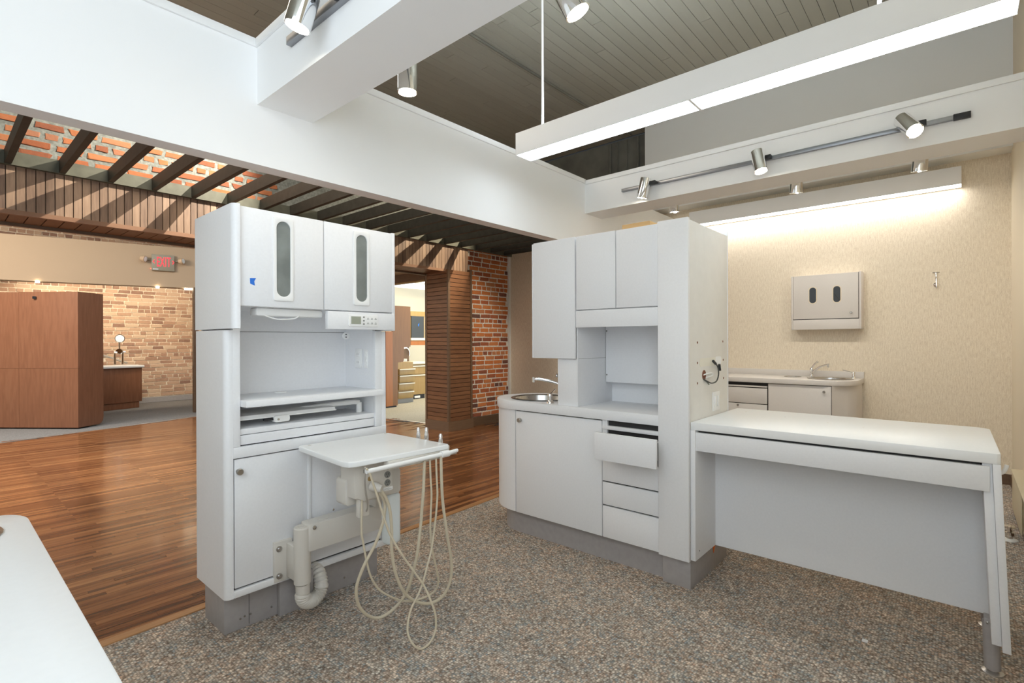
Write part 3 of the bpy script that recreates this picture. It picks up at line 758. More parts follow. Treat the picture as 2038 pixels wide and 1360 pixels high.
# ================================================================== SINK ISLAND (base, worktop, upper, tower)
FX, BX = 2.80, 3.42
YC, RC = 2.45, 0.31                                    # round end
def dshape(off, yend):
    """plan outline with a half-round end: front, round end, back"""
    xc = (FX + BX) / 2; r = RC - off
    pts = [(xc - r, yend)] + [(xc - r * math.cos(a), YC + r * math.sin(a)) for a in [PI * k / 20 for k in range(21)]] + [(xc + r, yend)]
    return pts
sb = thing('sink_base_cabinet', 'pale grey base cabinet with a half-round end, locked door and stacked drawers', 'cabinet', (3.1, 1.9, 0))
MB().prism(dshape(0.06, 1.31), 'z', 0, 0.168).build('kick', 'kick_grey', sb, smooth=True)
# body: round shell behind the door line and a core set back
MB().prism(dshape(0.022, 1.318), 'z', 0.168, 0.903).build('core', 'gap_dark', sb)
xc = (FX + BX) / 2
ang = [PI * k / 20 for k in range(21)]
outer = [(xc - RC, 2.424)] + [(xc - RC * math.cos(a), YC + RC * math.sin(a)) for a in ang] + [(xc + RC, 1.32)]
inner = [(xc - RC + .02, 2.424)] + [(xc - (RC - .02) * math.cos(a), YC + (RC - .02) * math.sin(a)) for a in ang] + [(xc + RC - .02, 1.32)]
MB().prism(outer + inner[::-1], 'z', 0.168, 0.902).build('round_end_panel', GL, sb, smooth=True)
d = box('door', (FX, FX + .02, 1.703, 2.418, 0.166, 0.896), GL, sb, .002)
knob((FX, 2.372, 0.835), (-1, 0, 0), d, .016)
stl = box('stile', (FX + .004, FX + .022, 1.665, 1.70, 0.52, 0.902), GL, sb, .001)
for z0, z1 in ((.166, .363), (.372, .512), (.521, .660)):
    box('drawer', (FX, FX + .02, 1.318, 1.697, z0, z1), GL, sb, .002)
pb = box('pull_out_board', (FX - .004, FX + .3, 1.318, 1.697, 0.845, 0.868), GL, sb, .002)
# open drawer
DXF = 2.635
od = box('open_drawer', (DXF, DXF + .02, 1.258, 1.655, 0.690, 0.852), GL, sb, .003)
box('drawer_side', (DXF + .02, 3.0, 1.335, 1.35, 0.70, 0.80), 'outlet_grey', od)
box('drawer_side', (DXF + .02, 3.0, 1.62, 1.635, 0.70, 0.80), 'outlet_grey', od)
box('drawer_bottom', (DXF + .02, 3.0, 1.335, 1.635, 0.695, 0.703), 'outlet_grey', od)
MB().tube([(DXF + .02, 1.33, .805), (2.83, 1.33, .805)], .004, 6).build('rail', 'plastic_white', od)
# worktop
wt = MB().prism([(FX - .012, 1.3135)] + [(xc - (RC + .012) * math.cos(a), YC + (RC + .012) * math.sin(a)) for a in ang] + [(xc + RC + .012, 1.3135)], 'z', 0.904, 0.966).build('worktop', GL, None, .003, origin=(3.1, 2.0, .904))
tag(wt, 'pale grey worktop with a half-round end holding a steel sink', 'worktop')
SKC = (3.075, 2.40)
sk = MB().lathe([(.235, .002), (.240, .005), (.232, .008), (.215, .007), (.205, .001), (.195, -.05), (.17, -.11), (.06, -.13), (0, -.131)], (0, 0, 0), 40)
for v in sk.bm.verts: v.co = Vector((SKC[0] + v.co.x * 0.93, SKC[1] + v.co.y * 0.98, 0.966 + v.co.z))
o = sk.build('sink_bowl', 'steel', None, smooth=True, origin=(*SKC, .966)); tag(o, 'round stainless steel sink in the half-round worktop', 'sink')
# cut the bowl into the worktop
cut = bpy.data.meshes.new('hole')
def hole_in(obj, c, rx, ry, z0, z1):
    """boolean a round hole through a slab (applied at once, helper removed)"""
    bmh = bmesh.new()
    bmesh.ops.create_cone(bmh, cap_ends=True, segments=36, radius1=1, radius2=1, depth=z1 - z0)
    for v in bmh.verts: v.co = Vector((c[0] + v.co.x * rx, c[1] + v.co.y * ry, (z0 + z1) / 2 + v.co.z))
    meh = bpy.data.meshes.new('hole'); bmh.to_mesh(meh); bmh.free()
    ho = bpy.data.objects.new('hole', meh); COL.objects.link(ho)
    md = obj.modifiers.new('hole', 'BOOLEAN'); md.object = ho; md.operation = 'DIFFERENCE'; md.solver = 'EXACT'
    bpy.context.view_layer.update()
    dg = bpy.context.evaluated_depsgraph_get()
    new = bpy.data.meshes.new_from_object(obj.evaluated_get(dg))
    obj.modifiers.clear(); obj.data = new
    bpy.data.objects.remove(ho); bpy.data.meshes.remove(meh)
hole_in(wt, SKC, .232 * .93, .232 * .98, .85, 1.1)
hole_in([c for c in sb.children if c.name.startswith('core')][0], SKC, .225 * .93, .225 * .98, .80, 1.1)
def faucet(base, dirv, label, h=.19, reach=.20, hdir=None, hl=1.0):
    bx, by, bz = base; d = Vector((*dirv, 0)).normalized()
    f = thing('faucet', label, 'faucet', base)
    MB().lathe([(0, 0), (.030, 0), (.030, .006), (.020, .012), (.017, .05), (.022, .07), (.024, .09), (.018, .105), (0, .11)], base, 20).build('body', 'chrome', f, smooth=True)
    b0 = Vector(base)
    sp = spline([b0 + Vector((0, 0, .055)) + d * .01, b0 + d * reach * .25 + Vector((0, 0, h * .58)), b0 + d * reach * .55 + Vector((0, 0, h * .84)), b0 + d * reach * .9 + Vector((0, 0, h)), b0 + d * reach + Vector((0, 0, h - .002))], 6)
    MB().tube(sp, [.013 - .003 * k / len(sp) for k in range(len(sp))], 12).build('spout', 'chrome', f, smooth=True)
    e = b0 + d * (reach + .008) + Vector((0, 0, h))
    MB().tube([e + Vector((0, 0, .014)), e - Vector((0, 0, .026))], .0125, 14).build('aerator', 'chrome', f, smooth=True)
    hd_ = Vector((*(hdir or dirv), 0)).normalized()
    MB().tube(spline([b0 + Vector((0, 0, .10)), b0 + hd_ * .02 * hl + Vector((0, 0, .13)), b0 + hd_ * .05 * hl + Vector((0, 0, .162)), b0 + hd_ * .075 * hl + Vector((0, 0, .178))], 5), [.010] * 10 + [.009, .010, .012, .014, .014, .012], 12).build('lever', 'chrome', f, smooth=True)
    return f
def soap(base, dirv, label):
    d = Vector((*dirv, 0)).normalized(); b0 = Vector(base)
    s = thing('soap_dispenser', label, 'soap dispenser', base)
    MB().lathe([(0, 0), (.025, 0), (.023, .010), (.014, .020), (.013, .045), (.018, .05), (.016, .066), (0, .07)], base, 18).build('body', 'chrome', s, smooth=True)
    MB().tube([b0 + Vector((0, 0, .06)), b0 + d * .05 + Vector((0, 0, .075)), b0 + d * .10 + Vector((0, 0, .088))], [.005, .0045, .004], 10).build('nozzle', 'chrome', s, smooth=True)
    return s
faucet((3.225, 2.165, .966), (-.17, .29), 'chrome faucet arching over the round sink of the half-round worktop', .145, .33, (-.12, .118), 2.25)
soap((2.862, 2.155, .966), (1.0, .25), 'small chrome soap pump at the rim of the sink near the open drawer unit')
# upper cabinet with its support
uc = thing('upper_cabinet', 'pale grey upper cabinet of three doors above the open worktop niche', 'cabinet', (3.1, 1.8, 1.28))
box('carcass', (FX + .022, BX, 1.90, 2.262, 1.282, 2.080), GL, uc, .002)
box('carcass', (FX + .022, BX, 1.3135, 1.90, 1.60, 2.078), GL, uc, .002)
box('door', (FX, FX + .019, 1.902, 2.250, 1.282, 2.085), GL, uc, .003)
box('door', (FX + .001, FX + .019, 1.602, 1.893, 1.603, 2.083), GL, uc, .003)
box('door', (FX + .001, FX + .019, 1.318, 1.597, 1.603, 2.082), GL, uc, .003)
box('end_strip', (FX + .004, FX + .022, 2.252, 2.268, 1.282, 2.080), GL, uc, .003)
box('valance', (FX + .001, FX + .02, 1.318, 1.897, 1.487, 1.597), GL, uc, .003)
box('support_panel', (FX + .022, 3.28, 1.906, 2.058, 0.966, 1.281), GL, uc, .001)
box('side_panel', (FX + .022, 3.28, 1.895, 1.906, 0.966, 1.60), GL, uc, .001)
box('back_panel', (3.262, 3.28, 1.3135, 1.895, 0.966, 1.60), GL, uc)
hp = box('hanging_panel', (3.172, 3.190, 1.318, 1.893, 1.108, 1.60), GL, uc, .002)
for z in (1.16, 1.47): MB().lathe([(0, 0), (.006, 0), (0, .003)], (3.172, 1.885, z), 8, (-1, 0, 0)).build('screw', 'outlet_grey', hp)
box('seam', (2.83, 3.25, 1.8945, 1.8955, 1.280, 1.282), 'outlet_grey', uc)
bd = box('wood_board', (2.92, 3.25, 1.43, 1.62, 2.080, 2.138), 'raw_board', None, .003)
tag(bd, 'short raw wood board lying on top of the upper cabinet', 'board')
# tower
tw = thing('tower_cabinet', 'narrow full-height pale grey tower between worktop niche and desk', 'cabinet', (3.1, 1.22, 0))
box('kick', (2.815, 3.40, 1.14, 1.305, 0, 0.17), 'kick_grey', tw, .001)
box('front_panel', (2.775, 2.800, 1.132, 1.312, 0.166, 2.087), GL, tw, .003)
box('carcass', (2.800, BX, 1.146, 1.312, 0.170, 2.070), GL, tw)
sp = box('side_panel', (2.802, BX, 1.136, 1.1465, 0.170, 2.078), 'cream_side', tw, .001)
box('back_edge', (BX, BX + .012, 1.134, 1.31, 0.170, 2.105), GL, tw, .002)
for (hx, hz) in ((2.915, 1.388), (2.914, 1.271), (2.913, 1.154), (3.335, 1.393), (3.34, 1.276), (3.345, 1.16)):
    MB().lathe([(0, 0), (.007, 0), (.007, .001), (0, .001)], (hx, 1.136, hz), 10, (0, -1, 0)).build('screw_hole', 'hole_rust', sp)
MB().prism(rrect(2.945, 3.32, 1.246, 1.296, .024, 6), 'y', 1.1345, 1.1362).build('paint_patch', 'patch_paint', sp)
MB().prism(rrect(3.20, 3.30, 1.25, 1.30, .02, 4), 'y', 1.133, 1.1346).build('paint_patch', 'paper', sp)
MB().lathe([(0, 0), (.030, 0), (.030, .0015), (0, .0015)], (3.015, 1.1362, 1.195), 18, (0, -1, 0)).build('cable_hole', 'hole_rust', sp)
q = MB().tube(spline([(3.0, 1.14, 1.175), (3.02, 1.12, 1.16), (3.08, 1.115, 1.145), (3.16, 1.115, 1.152), (3.205, 1.118, 1.19), (3.20, 1.12, 1.235), (3.155, 1.12, 1.26)], 6), .004, 8).build('cable', 'cable_dark', sp, smooth=True)
MB().tube([(3.16, 1.12, 1.258), (3.12, 1.12, 1.276)], .008, 8).build('connector', 'black_plastic', sp)
MB().tube([(3.222, 1.12, 1.252), (3.236, 1.12, 1.214)], .008, 8).build('connector', 'black_plastic', sp)
MB().tube(spline([(3.0, 1.14, 1.195), (3.05, 1.12, 1.205), (3.10, 1.12, 1.203), (3.12, 1.122, 1.194), (3.09, 1.122, 1.186), (3.02, 1.125, 1.182)], 5), .004, 8).build('cable', 'plastic_white', sp, smooth=True)
MB().tube(spline([(3.0, 1.135, 1.175), (3.03, 1.125, 1.155), (3.055, 1.122, 1.138)], 5), .004, 8).build('cable', 'ledger_paint', sp, smooth=True)
pl = outlet(sp, (3.205, 1.136, 1.027), 'y-', .058, .058, two=False)
for u in (-.022, .022): box('rocker', (3.205 + u - .015, 3.205 + u + .015, 1.124, 1.131, .995, 1.059), 'plastic_white', pl, .003)
ot = MB().prism([(3.155, .148), (3.205, .152), (3.165, .098)], 'y', 1.137, 1.1395).build('paint_mark', 'orange_tag', tw)

# ================================================================== DESK
dk = thing('desk', 'long white-topped desk with a shallow drawer joined to the grey tower', 'desk', (3.2, 0.5, 0))
MB().prism([(2.808, 1.134), (2.808, -0.112), (2.818, -0.122), (3.56, -0.114), (3.60, -0.07), (3.60, 1.134)], 'z', 0.900, 0.943).build('top', 'white_laminate', dk, .003)
box('drawer', (2.812, 2.835, -0.090, 1.130, 0.785, 0.888), GL, dk, .003)
box('drawer_box', (2.835, 3.10, -0.06, 1.10, 0.80, 0.898), 'gap_dark', dk)
MB().prism([(-.068, .90), (-.0945, .172), (1.106, .172), (1.106, .90)], 'x', 3.11, 3.128).build('modesty_panel', GL, dk)
g1 = box('gable', (2.802, 3.56, 1.106, 1.134, 0.172, 0.90), GL, dk, .002)
MB().lathe([(0, 0), (.005, 0), (0, .002)], (2.86, 1.106, .215), 8, (0, -1, 0)).build('screw', 'black_plastic', g1)
# splayed end: two boards leaning out a little towards the floor
def lean(b, k):
    for v in b.bm.verts: v.co.y -= (0.90 - v.co.z) * k
    return b
lean(MB().box(2.826, 3.55, -0.096, -0.066, 0.168, 0.90), .038).build('gable', GL, dk, .002)
lean(MB().box(2.811, 3.56, -0.122, -0.0965, 0.152, 0.90), .038).build('end_panel', GL, dk, .002)
for lx in (2.94, 3.40):
    lg = MB().cyl((lx, -.100, .02), (lx, -.094, .215), .027, seg=24).build('leg', 'kick_grey', dk, smooth=True)
    MB().lathe([(0, 0), (.036, 0), (.036, .006), (.016, .012), (.016, .022), (0, .022)], (lx, -.100, 0), 20).build('leveling_foot', 'metal_strip', lg, smooth=True)
box('leg_clamp', (2.915, 2.965, -.128, -.072, .195, .235), 'kick_grey', dk, .003)
MB().lathe([(0, 0), (.007, 0), (0, .004)], (2.914, -.085, .215), 8, (-1, 0, 0)).build('screw', 'steel', dk)
MB().tube(spline([(2.90, -.118, .846), (2.90, -.132, .855), (2.90, -.140, .872), (2.90, -.143, .886)], 4), .007, 10).build('hook', 'plastic_white', dk, smooth=True)
for (sx, sy) in ((3.45, 1.03), (3.35, .78), (3.27, .55), (3.22, .38)): MB().lathe([(0, 0), (.006, 0), (.006, .0006), (0, .0006)], (sx, sy, .943), 10).build('screw_mark', 'cream_side', dk)
ps = at(1722, 1277, 'z', 0.0)
ps = MB().box(ps.x - .012, ps.x + .012, ps.y - .01, ps.y + .012, 0.0005, .004).build('paper_scrap', 'paper', None, origin=ps); tag(ps, 'tiny white scrap lying on the carpet in front of the desk', 'scrap')

# ================================================================== SINK COUNTER ON THE WALLPAPER WALL
WL = 'warm_laminate'
ZT = 0.975
fb = thing('curved_base_cabinet', 'taupe base cabinet with curved end against the beige wallpaper', 'cabinet', (6.5, 1.6, 0))
def quarter(x0, y0, r, xb, yend, n=10):
    """front at x0, end at y0 with a quarter-round corner, back at xb"""
    return [(x0, yend)] + [(x0 + r - r * math.cos(a), y0 + r - r * math.sin(a)) for a in [PI / 2 * k / n for k in range(n + 1)]] + [(xb, y0), (xb, yend)]
MB().prism(quarter(6.22, .86, .30, 6.83, 2.9), 'z', 0, .10).build('kick', 'kick_grey', fb)
MB().prism(quarter(6.20, .83, .32, 6.83, 2.9), 'z', .10, .92).build('core', 'gap_dark', fb)
MB().prism([(6.168, 1.0)] + [(6.168 + .34 - .34 * math.cos(a), .815 + .34 - .34 * math.sin(a)) for a in [PI / 2 * k / 12 for k in range(5, 13)]] + [(6.83, .815), (6.83, .835)] +
           [(6.168 + .34 - .32 * math.cos(a), .815 + .34 - .32 * math.sin(a)) for a in [PI / 2 * k / 12 for k in range(12, 4, -1)]] + [(6.19, 1.0)], 'z', .10, .922).build('curved_end_panel', WL, fb, smooth=True)
d = box('door', (6.172, 6.19, 1.006, 1.610, .11, .915), WL, fb, .002)
knob((6.172, 1.068, .857), (-1, 0, 0), d, .013)
dr = box('drawer', (6.172, 6.19, 1.622, 2.46, .682, .858), WL, fb, .002)
d2 = box('drawer', (6.172, 6.19, 1.622, 2.46, .11, .674), WL, fb, .002)
knob((6.172, 1.93, .655), (-1, 0, 0), d2, .012)
box('pull_out_board', (6.165, 6.5, 1.622, 2.46, .868, .884), WL, fb, .002)
ft = MB().prism(quarter(6.15, .80, .30, 6.85, 3.0, 12), 'z', .922, ZT).build('worktop', WL, None, .004, origin=(6.5, 1.8, .922)); tag(ft, 'taupe worktop with a small steel sink against the beige wallpaper', 'worktop')
box('backsplash', (6.828, 6.85, .80, 3.0, ZT, 1.044), WL, ft, .003)
SK2 = (6.50, 1.07)
sk = MB().lathe([(.235, .002), (.24, .006), (.225, .009), (.205, .001), (.195, -.05), (.17, -.11), (0, -.12)], (0, 0, 0), 36)
for v in sk.bm.verts: v.co = Vector((SK2[0] + v.co.x * .85, SK2[1] + v.co.y * .92, ZT + v.co.z))
o = sk.build('sink_bowl', 'steel', None, smooth=True, origin=(*SK2, ZT)); tag(o, 'small stainless steel sink in the worktop along the wallpaper wall', 'sink')
hole_in(ft, SK2, .228 * .85, .228 * .92, .85, 1.02)
hole_in([c for c in fb.children if c.name.startswith('core')][0], SK2, .23 * .85, .23 * .92, .80, 1.1)
faucet((6.74, 1.292, ZT), (-.35, -.55), 'chrome faucet with raised lever over the sink by the wallpaper', .145, .21, (-.2, -.5))
soap((6.75, .888, ZT), (-.1, 1.0), 'small chrome soap pump on the worktop along the wallpaper wall')
rg = MB().lathe([(.085, 0), (.09, .003), (.085, .006), (.07, .004), (.068, .001)], (6.605, 1.46, ZT), 30).build('drop_ring', 'steel', None, smooth=True, origin=(6.605, 1.46, ZT)); tag(rg, 'round steel waste ring set in the worktop beside the faucet', 'ring')
wc = thing('wall_cabinet', 'small taupe wall cabinet with two oval slots above the sink', 'cabinet', (6.85, 1.13, 1.52))
box('carcass', (6.68, 6.85, .806, 1.478, 1.522, 2.142), WL, wc, .002)
box('side_panel', (6.652, 6.85, .802, .822, 1.520, 2.146), WL, wc, .002)
box('side_panel', (6.652, 6.85, 1.464, 1.482, 1.520, 2.142), WL, wc, .002)
cd = MB().box(6.655, 6.675, .828, 1.462, 1.640, 2.138).build('door', WL, wc, .002)
box('rail', (6.655, 6.68, .822, 1.464, 1.520, 1.632), WL, wc, .002)
box('shadow_gap', (6.67, 6.681, .822, 1.464, 1.52, 2.138), 'gap_dark', wc)
for yc in (1.262, 1.027):
    i_ = rrect(yc - .034, yc + .034, 1.82, 1.998, .033, 7); o_ = rrect(yc - .043, yc + .043, 1.811, 2.007, .042, 7)
    MB().ring(o_, i_, 'x', 6.649, 6.656).build('slot_frame', 'cream_paint', cd, smooth=True)
    MB().prism(i_, 'x', 6.653, 6.656).build('slot_opening', 'dark_glass', cd)
MB().tube([(6.652, 1.055, 1.92), (6.652, 1.0, 1.84)], .003, 6).build('glass_crack', 'gap_dark', cd)
knob((6.655, .893, 1.699), (-1, 0, 0), cd, .012)
hk = thing('wall_hook', 'chrome rod hook on the beige wallpaper beside the wall cabinet', 'hook', (6.85, .18, 1.95))
MB().lathe([(0, 0), (.026, 0), (.024, .01), (.012, .018), (0, .02)], (6.85, .18, 1.965), 18, (-1, 0, 0)).build('rose', 'chrome', hk, smooth=True)
MB().tube([(6.83, .18, 1.93), (6.82, .18, 1.99), (6.83, .183, 2.085)], .007, 10).build('rod', 'chrome', hk, smooth=True)
MB().tube([(6.83, .155, 2.09), (6.83, .21, 2.09)], .005, 8).build('tip', 'chrome', hk, smooth=True)
ht = thing('baseboard_heater', 'cream metal baseboard heater along the side wall', 'heater', (5.0, -.34, 0))
box('cover', (4.1, 5.72, -.375, -.325, .06, .345), 'heater_cream', ht, .004)
box('front_plate', (4.95, 5.72, -.322, -.312, .05, .325), 'heater_cream', ht, .003)
box('top_plate', (4.1, 5.73, -.375, -.305, .345, .36), 'heater_cream', ht, .003)
fv = thing('floor_valve', 'chrome capped floor valve standing on the carpet behind the desk', 'valve', (4.96, -.257, 0))
MB().lathe([(0, 0), (.048, 0), (.046, .006), (.025, .012), (0, .012)], (4.96, -.257, 0), 24).build('flange', 'plastic_white', fv, smooth=True)
MB().lathe([(.018, .01), (.018, .03), (.024, .034), (.024, .055), (.014, .06), (.014, .085), (.030, .088), (.030, .098), (0, .10)], (4.96, -.257, 0), 18).build('valve_body', 'chrome', fv, smooth=True)
MB().tube([(4.93, -.235, .094), (4.99, -.28, .094)], .007, 8).build('handle', 'chrome', fv, smooth=True)

# ================================================================== COUNTER BESIDE THE CAMERA
ct = thing('white_counter', 'white rounded-corner counter end beside the wood floor', 'counter', (-.2, 1.2, 0))
top = MB().prism([(.163, -.3)] + [(.163 - .055 + .055 * math.cos(a), 1.815 - .09 + .09 * math.sin(a)) for a in [PI / 2 * k / 8 for k in range(9)]] + [(-.45, 1.835), (-.45, -.3)], 'z', .925, .968).build('top', 'white_laminate', ct, .004)
box('body', (-.42, .12, -.28, 1.74, .10, .925), GL, ct, .004)
box('kick', (-.40, .06, -.26, 1.70, 0, .10), 'kick_grey', ct)
sr = MB().lathe([(.12, .0), (.122, .003), (.115, .005), (.10, -.004), (.09, -.03), (0, -.03)], (-.008, 1.66, .968), 30).build('basin_rim', 'steel', ct, smooth=True)
hole_in(top, (-.008, 1.66), .105, .105, .90, 1.0)

# ================================================================== LOBBY FURNITURE
pn = thing('veneer_partition', 'large reddish brown veneered partition box in the lobby', 'partition', (1.6, 10.78, 0))
c0 = Vector((1.607, 10.782)); eL = (Vector((.773, 11.817)) - c0).normalized(); eR = (Vector((2.055, 11.049)) - c0).normalized()
eR = Vector((-eL.y, eL.x)) if Vector((-eL.y, eL.x)).dot(eR) > 0 else Vector((eL.y, -eL.x))
PT = 2.235
def pquad(a0, a1, n, t, z0, z1):
    return [a0, a1, a1 + n * t, a0 + n * t]
seam = 1.62
LL = 2.4
for (s0, s1) in ((0.0, 1.0), (1.003, LL)):
    for (z0, z1) in ((0.02, .985), (.988, PT)):
        MB().prism([tuple(p) for p in pquad(c0 + eL * s0, c0 + eL * s1, eR, .03, 0, 1)], 'z', z0, z1).build('panel', 'veneer', pn)
prof = [(0.03, .02), (.40, .02), (.44, .03), (.475, .07), (.49, .13), (.49, PT), (0.03, PT)]       # end panel with a rounded lower corner
q = MB().prism(prof, 'y', 0, .03)
for v in q.bm.verts:
    w = c0 + eR * v.co.x + eL * v.co.y; v.co = Vector((w.x, w.y, v.co.z))
q.build('end_panel', 'veneer', pn)
MB().prism([tuple(p) for p in (c0 + eL * .03 + eR * .03, c0 + eL * LL + eR * .03, c0 + eL * LL + eR * .47, c0 + eL * .03 + eR * .47)], 'z', .06, PT - .01).build('core', 'oak_brown', pn)
w = c0 + eL * .72 - eR * .02
MB().box(w.x - .02, w.x + .02, w.y - .02, w.y + .02, PT - .115, PT - .075).build('hook', 'black_plastic', pn)
lc = thing('lab_cabinet', 'low reddish brown lab cabinet in front of the pale brick wall', 'cabinet', (2.7, 13.5, 0))
R_ = Matrix.Rotation(math.radians(14), 4, 'Z'); o_l = Vector((2.545, 13.19, 0))
T_ = Matrix.Translation(o_l) @ R_
def rb(name, b, mat, par, bev=0.0): return MB().box(*b, M=T_).build(name, mat, par, bev)
rb('body', (-.5, .53, .02, .62, .135, .865), 'veneer', lc, .003)
rb('kick', (-.5, .49, .05, .6, 0, .13), 'veneer', lc, .002)
lt = rb('lab_worktop', (-.52, .56, -.03, .64, .866, .915), 'white_laminate', None, .012); tag(lt, 'white worktop on the low lab cabinet', 'worktop')
gs = thing('pressure_gauge_stand', 'chrome pressure gauge on pipe stand over the white lab worktop', 'gauge', (2.72, 13.62, .915))
gy = 13.62; kx = gy / 13.75
def gp(x, z, y=gy): return (x * kx, y, 1.4 + (z - 1.4) * kx)
MB().tube([gp(2.665, .92), gp(2.665, 1.17)], .022, 10).build('pipe', 'chrome', gs, smooth=True)
MB().tube([gp(2.80, .92), gp(2.80, 1.2)], .022, 10).build('pipe', 'chrome', gs, smooth=True)
MB().lathe([(0, -.03), (.055, -.03), (.065, 0), (.055, .03), (0, .04)], gp(2.745, 1.215), 18, (-.5, -1, 0)).build('valve', 'chrome', gs, smooth=True)
MB().tube([gp(2.65, 1.19), gp(2.85, 1.20)], .018, 10).build('pipe', 'chrome', gs, smooth=True)
MB().tube([gp(2.745, 1.25), gp(2.745, 1.42)], .018, 10).build('pipe', 'chrome', gs, smooth=True)
gd = MB().lathe([(0, -.03), (.085, -.03), (.09, 0), (.09, .02), (.08, .03), (.078, .022), (0, .022)], gp(2.752, 1.49), 26, (-.25, -1, 0)).build('gauge', 'steel', gs, smooth=True)
MB().lathe([(0, 0), (.076, 0), (.076, .002), (0, .002)], Vector(gp(2.752, 1.49)) + Vector((-.25, -1, 0)).normalized() * .024, 24, (-.25, -1, 0)).build('dial', 'paper', gd)
MB().tube(spline([gp(2.52, 1.12, 13.9), gp(2.68, 1.06, 13.9), gp(2.82, .99, 13.8), gp(2.89, .955, 13.7)], 5), .022, 8).build('hose', 'hose_grey', gs, smooth=True)
# exit sign
ex = thing('exit_sign', 'red lit exit sign with two emergency lamp heads on the tan bulkhead', 'exit sign', (3.06, 11.81, 2.8))
Zv = Vector((0, 0, 1)); Fn = -Nn
def bp_(s, z, t): return A_ + D_ * s + Zv * z + Fn * t          # along, height, out from the bulkhead face
def sx(x): return (x - A_.x) / D_.x
def bbox_(name, s0, s1, z0, z1, t0, t1, mat, par, bev=0.0):
    Mx = Matrix.Identity(4)
    for i, v in enumerate((D_, Zv, Fn)):
        for r in range(3): Mx[r][i] = v[r]
    Mx.translation = A_
    return MB().box(s0, s1, z0, z1, t0, t1, M=Mx).build(name, mat, par, bev)
s0, s1 = sx(2.885), sx(3.245)
sg = bbox_('body', s0, s1, 2.81, 3.125, 0, .05, 'exit_body', ex, .006)
cu = bpy.data.curves.new('EXIT', 'FONT'); cu.body = 'EXIT'; cu.size = .21; cu.extrude = .002; cu.align_x = 'CENTER'; cu.align_y = 'CENTER'; cu.space_character = 1.12
to = bpy.data.objects.new('text', cu); COL.objects.link(to)
bpy.context.view_layer.update()
mt = bpy.data.meshes.new_from_object(to.evaluated_get(bpy.context.evaluated_depsgraph_get()))
bpy.data.objects.remove(to)
mt.materials.clear(); mt.materials.append(MATS['exit_red'])
xs = [v.co.x for v in mt.vertices]; ys = [v.co.y for v in mt.vertices]
sc_x, sc_y = .225 / (max(xs) - min(xs)), .185 / (max(ys) - min(ys)); mx_, my_ = (max(xs) + min(xs)) / 2, (max(ys) + min(ys)) / 2
ctr = (sx(2.965) + sx(3.19)) / 2
for v in mt.vertices:
    p = bp_(ctr + (v.co.x - mx_) * sc_x, 2.985 + (v.co.y - my_) * sc_y, .053 + v.co.z) - world_loc(ex); v.co = p
lo = bpy.data.objects.new('lettering', mt); COL.objects.link(lo); lo.parent = ex
for (c_, sgn) in ((sx(2.92), -1), (sx(3.225), 1)):
    MB().tube([bp_(c_ - sgn * .014, 3.02, .052), bp_(c_ + sgn * .014, 2.985, .052), bp_(c_ - sgn * .014, 2.95, .052)], .006, 6).build('arrow', 'exit_red', ex)
bbox_('nameplate', s0 + .02, s0 + .11, 2.828, 2.850, .049, .053, 'metal_strip', ex)
MB().lathe([(0, 0), (.008, 0), (0, .006)], bp_(s0 - .012, 2.846, .03), 10, Fn).build('indicator', 'led_red', ex)
for (c_, d_) in ((s0 - .12, -1), (s1 + .12, 1)):
    MB().tube([bp_(c_, 3.02, .04), bp_(c_ - d_ * .1, 3.01, .03)], .012, 8).build('lamp_arm', 'exit_body', ex)
    ax = (D_ * 1.0 + Fn * .55 + Zv * (.1 if d_ > 0 else -.25))
    h_ = MB().lathe([(0, -.05), (.045, -.05), (.06, 0), (.06, .03), (.05, .034), (0, .034)], bp_(c_, 3.02, .08), 18, ax).build('lamp_head', 'lamp_tan', ex, smooth=True)
    MB().lathe([(0, 0), (.05, 0), (0, .012)], Vector(bp_(c_, 3.02, .08)) + ax.normalized() * .034, 16, ax).build('lens', 'bottle', h_, smooth=True)

# ================================================================== CLINIC FURNITURE BEHIND THE DOORWAY
tc = thing('clinic_partition', 'orange brown oak partition with a stepped edge in the doorway', 'partition', (6.6, 9.2, 0))
MB().prism([(6.53, .03), (6.655, .03), (6.663, .95), (6.80, .96), (6.82, 1.0), (6.83, 1.27), (7.0, 1.29), (7.0, 2.17), (6.53, 2.17)], 'y', 9.10, 9.14).build('stepped_panel', 'oak_brown', tc)
box('side_panel', (6.36, 6.53, 9.10, 9.14, .03, 1.62), 'oak_orange', tc)
box('side_panel', (6.36, 6.53, 9.10, 9.14, 1.63, 2.17), 'oak_orange', tc)
box('kick', (6.38, 6.64, 9.12, 9.16, 0, .03), 'black_plastic', tc)
box('counter', (6.66, 6.98, 9.2, 9.5, .96, 1.02), 'pale_paint', tc)
dw = thing('clinic_drawer_unit', 'yellow oak drawer unit with pale pulls in the clinic doorway', 'drawer unit', (7.17, 9.6, 0))
box('body', (6.97, 7.40, 9.53, 10.0, .10, .93), 'oak_yellow', dw)
box('kick', (6.97, 7.42, 9.55, 10.0, 0, .10), 'outlet_grey', dw)
for z0, z1, off in ((.12, .26, 0), (.30, .455, .03), (.475, .63, .05), (.65, .78, .05)):
    q = box('drawer', (6.97, 7.40, 9.51 - off, 9.56, z0, z1), 'oak_yellow', dw, .003)
    box('pull', (6.97, 7.41, 9.495 - off, 9.52 - off, z1 - .022, z1), 'pale_paint', q, .003)
cc = thing('clinic_sink_cabinet', 'yellow oak sink cabinet under the glazed cupboard in the clinic', 'cabinet', (7.95, 10.2, 0))
box('body', (7.62, 8.19, 10.02, 10.55, .10, .845), 'oak_yellow', cc)
q = box('door', (7.62, 8.19, 10.0, 10.02, .11, .58), 'oak_yellow', cc)
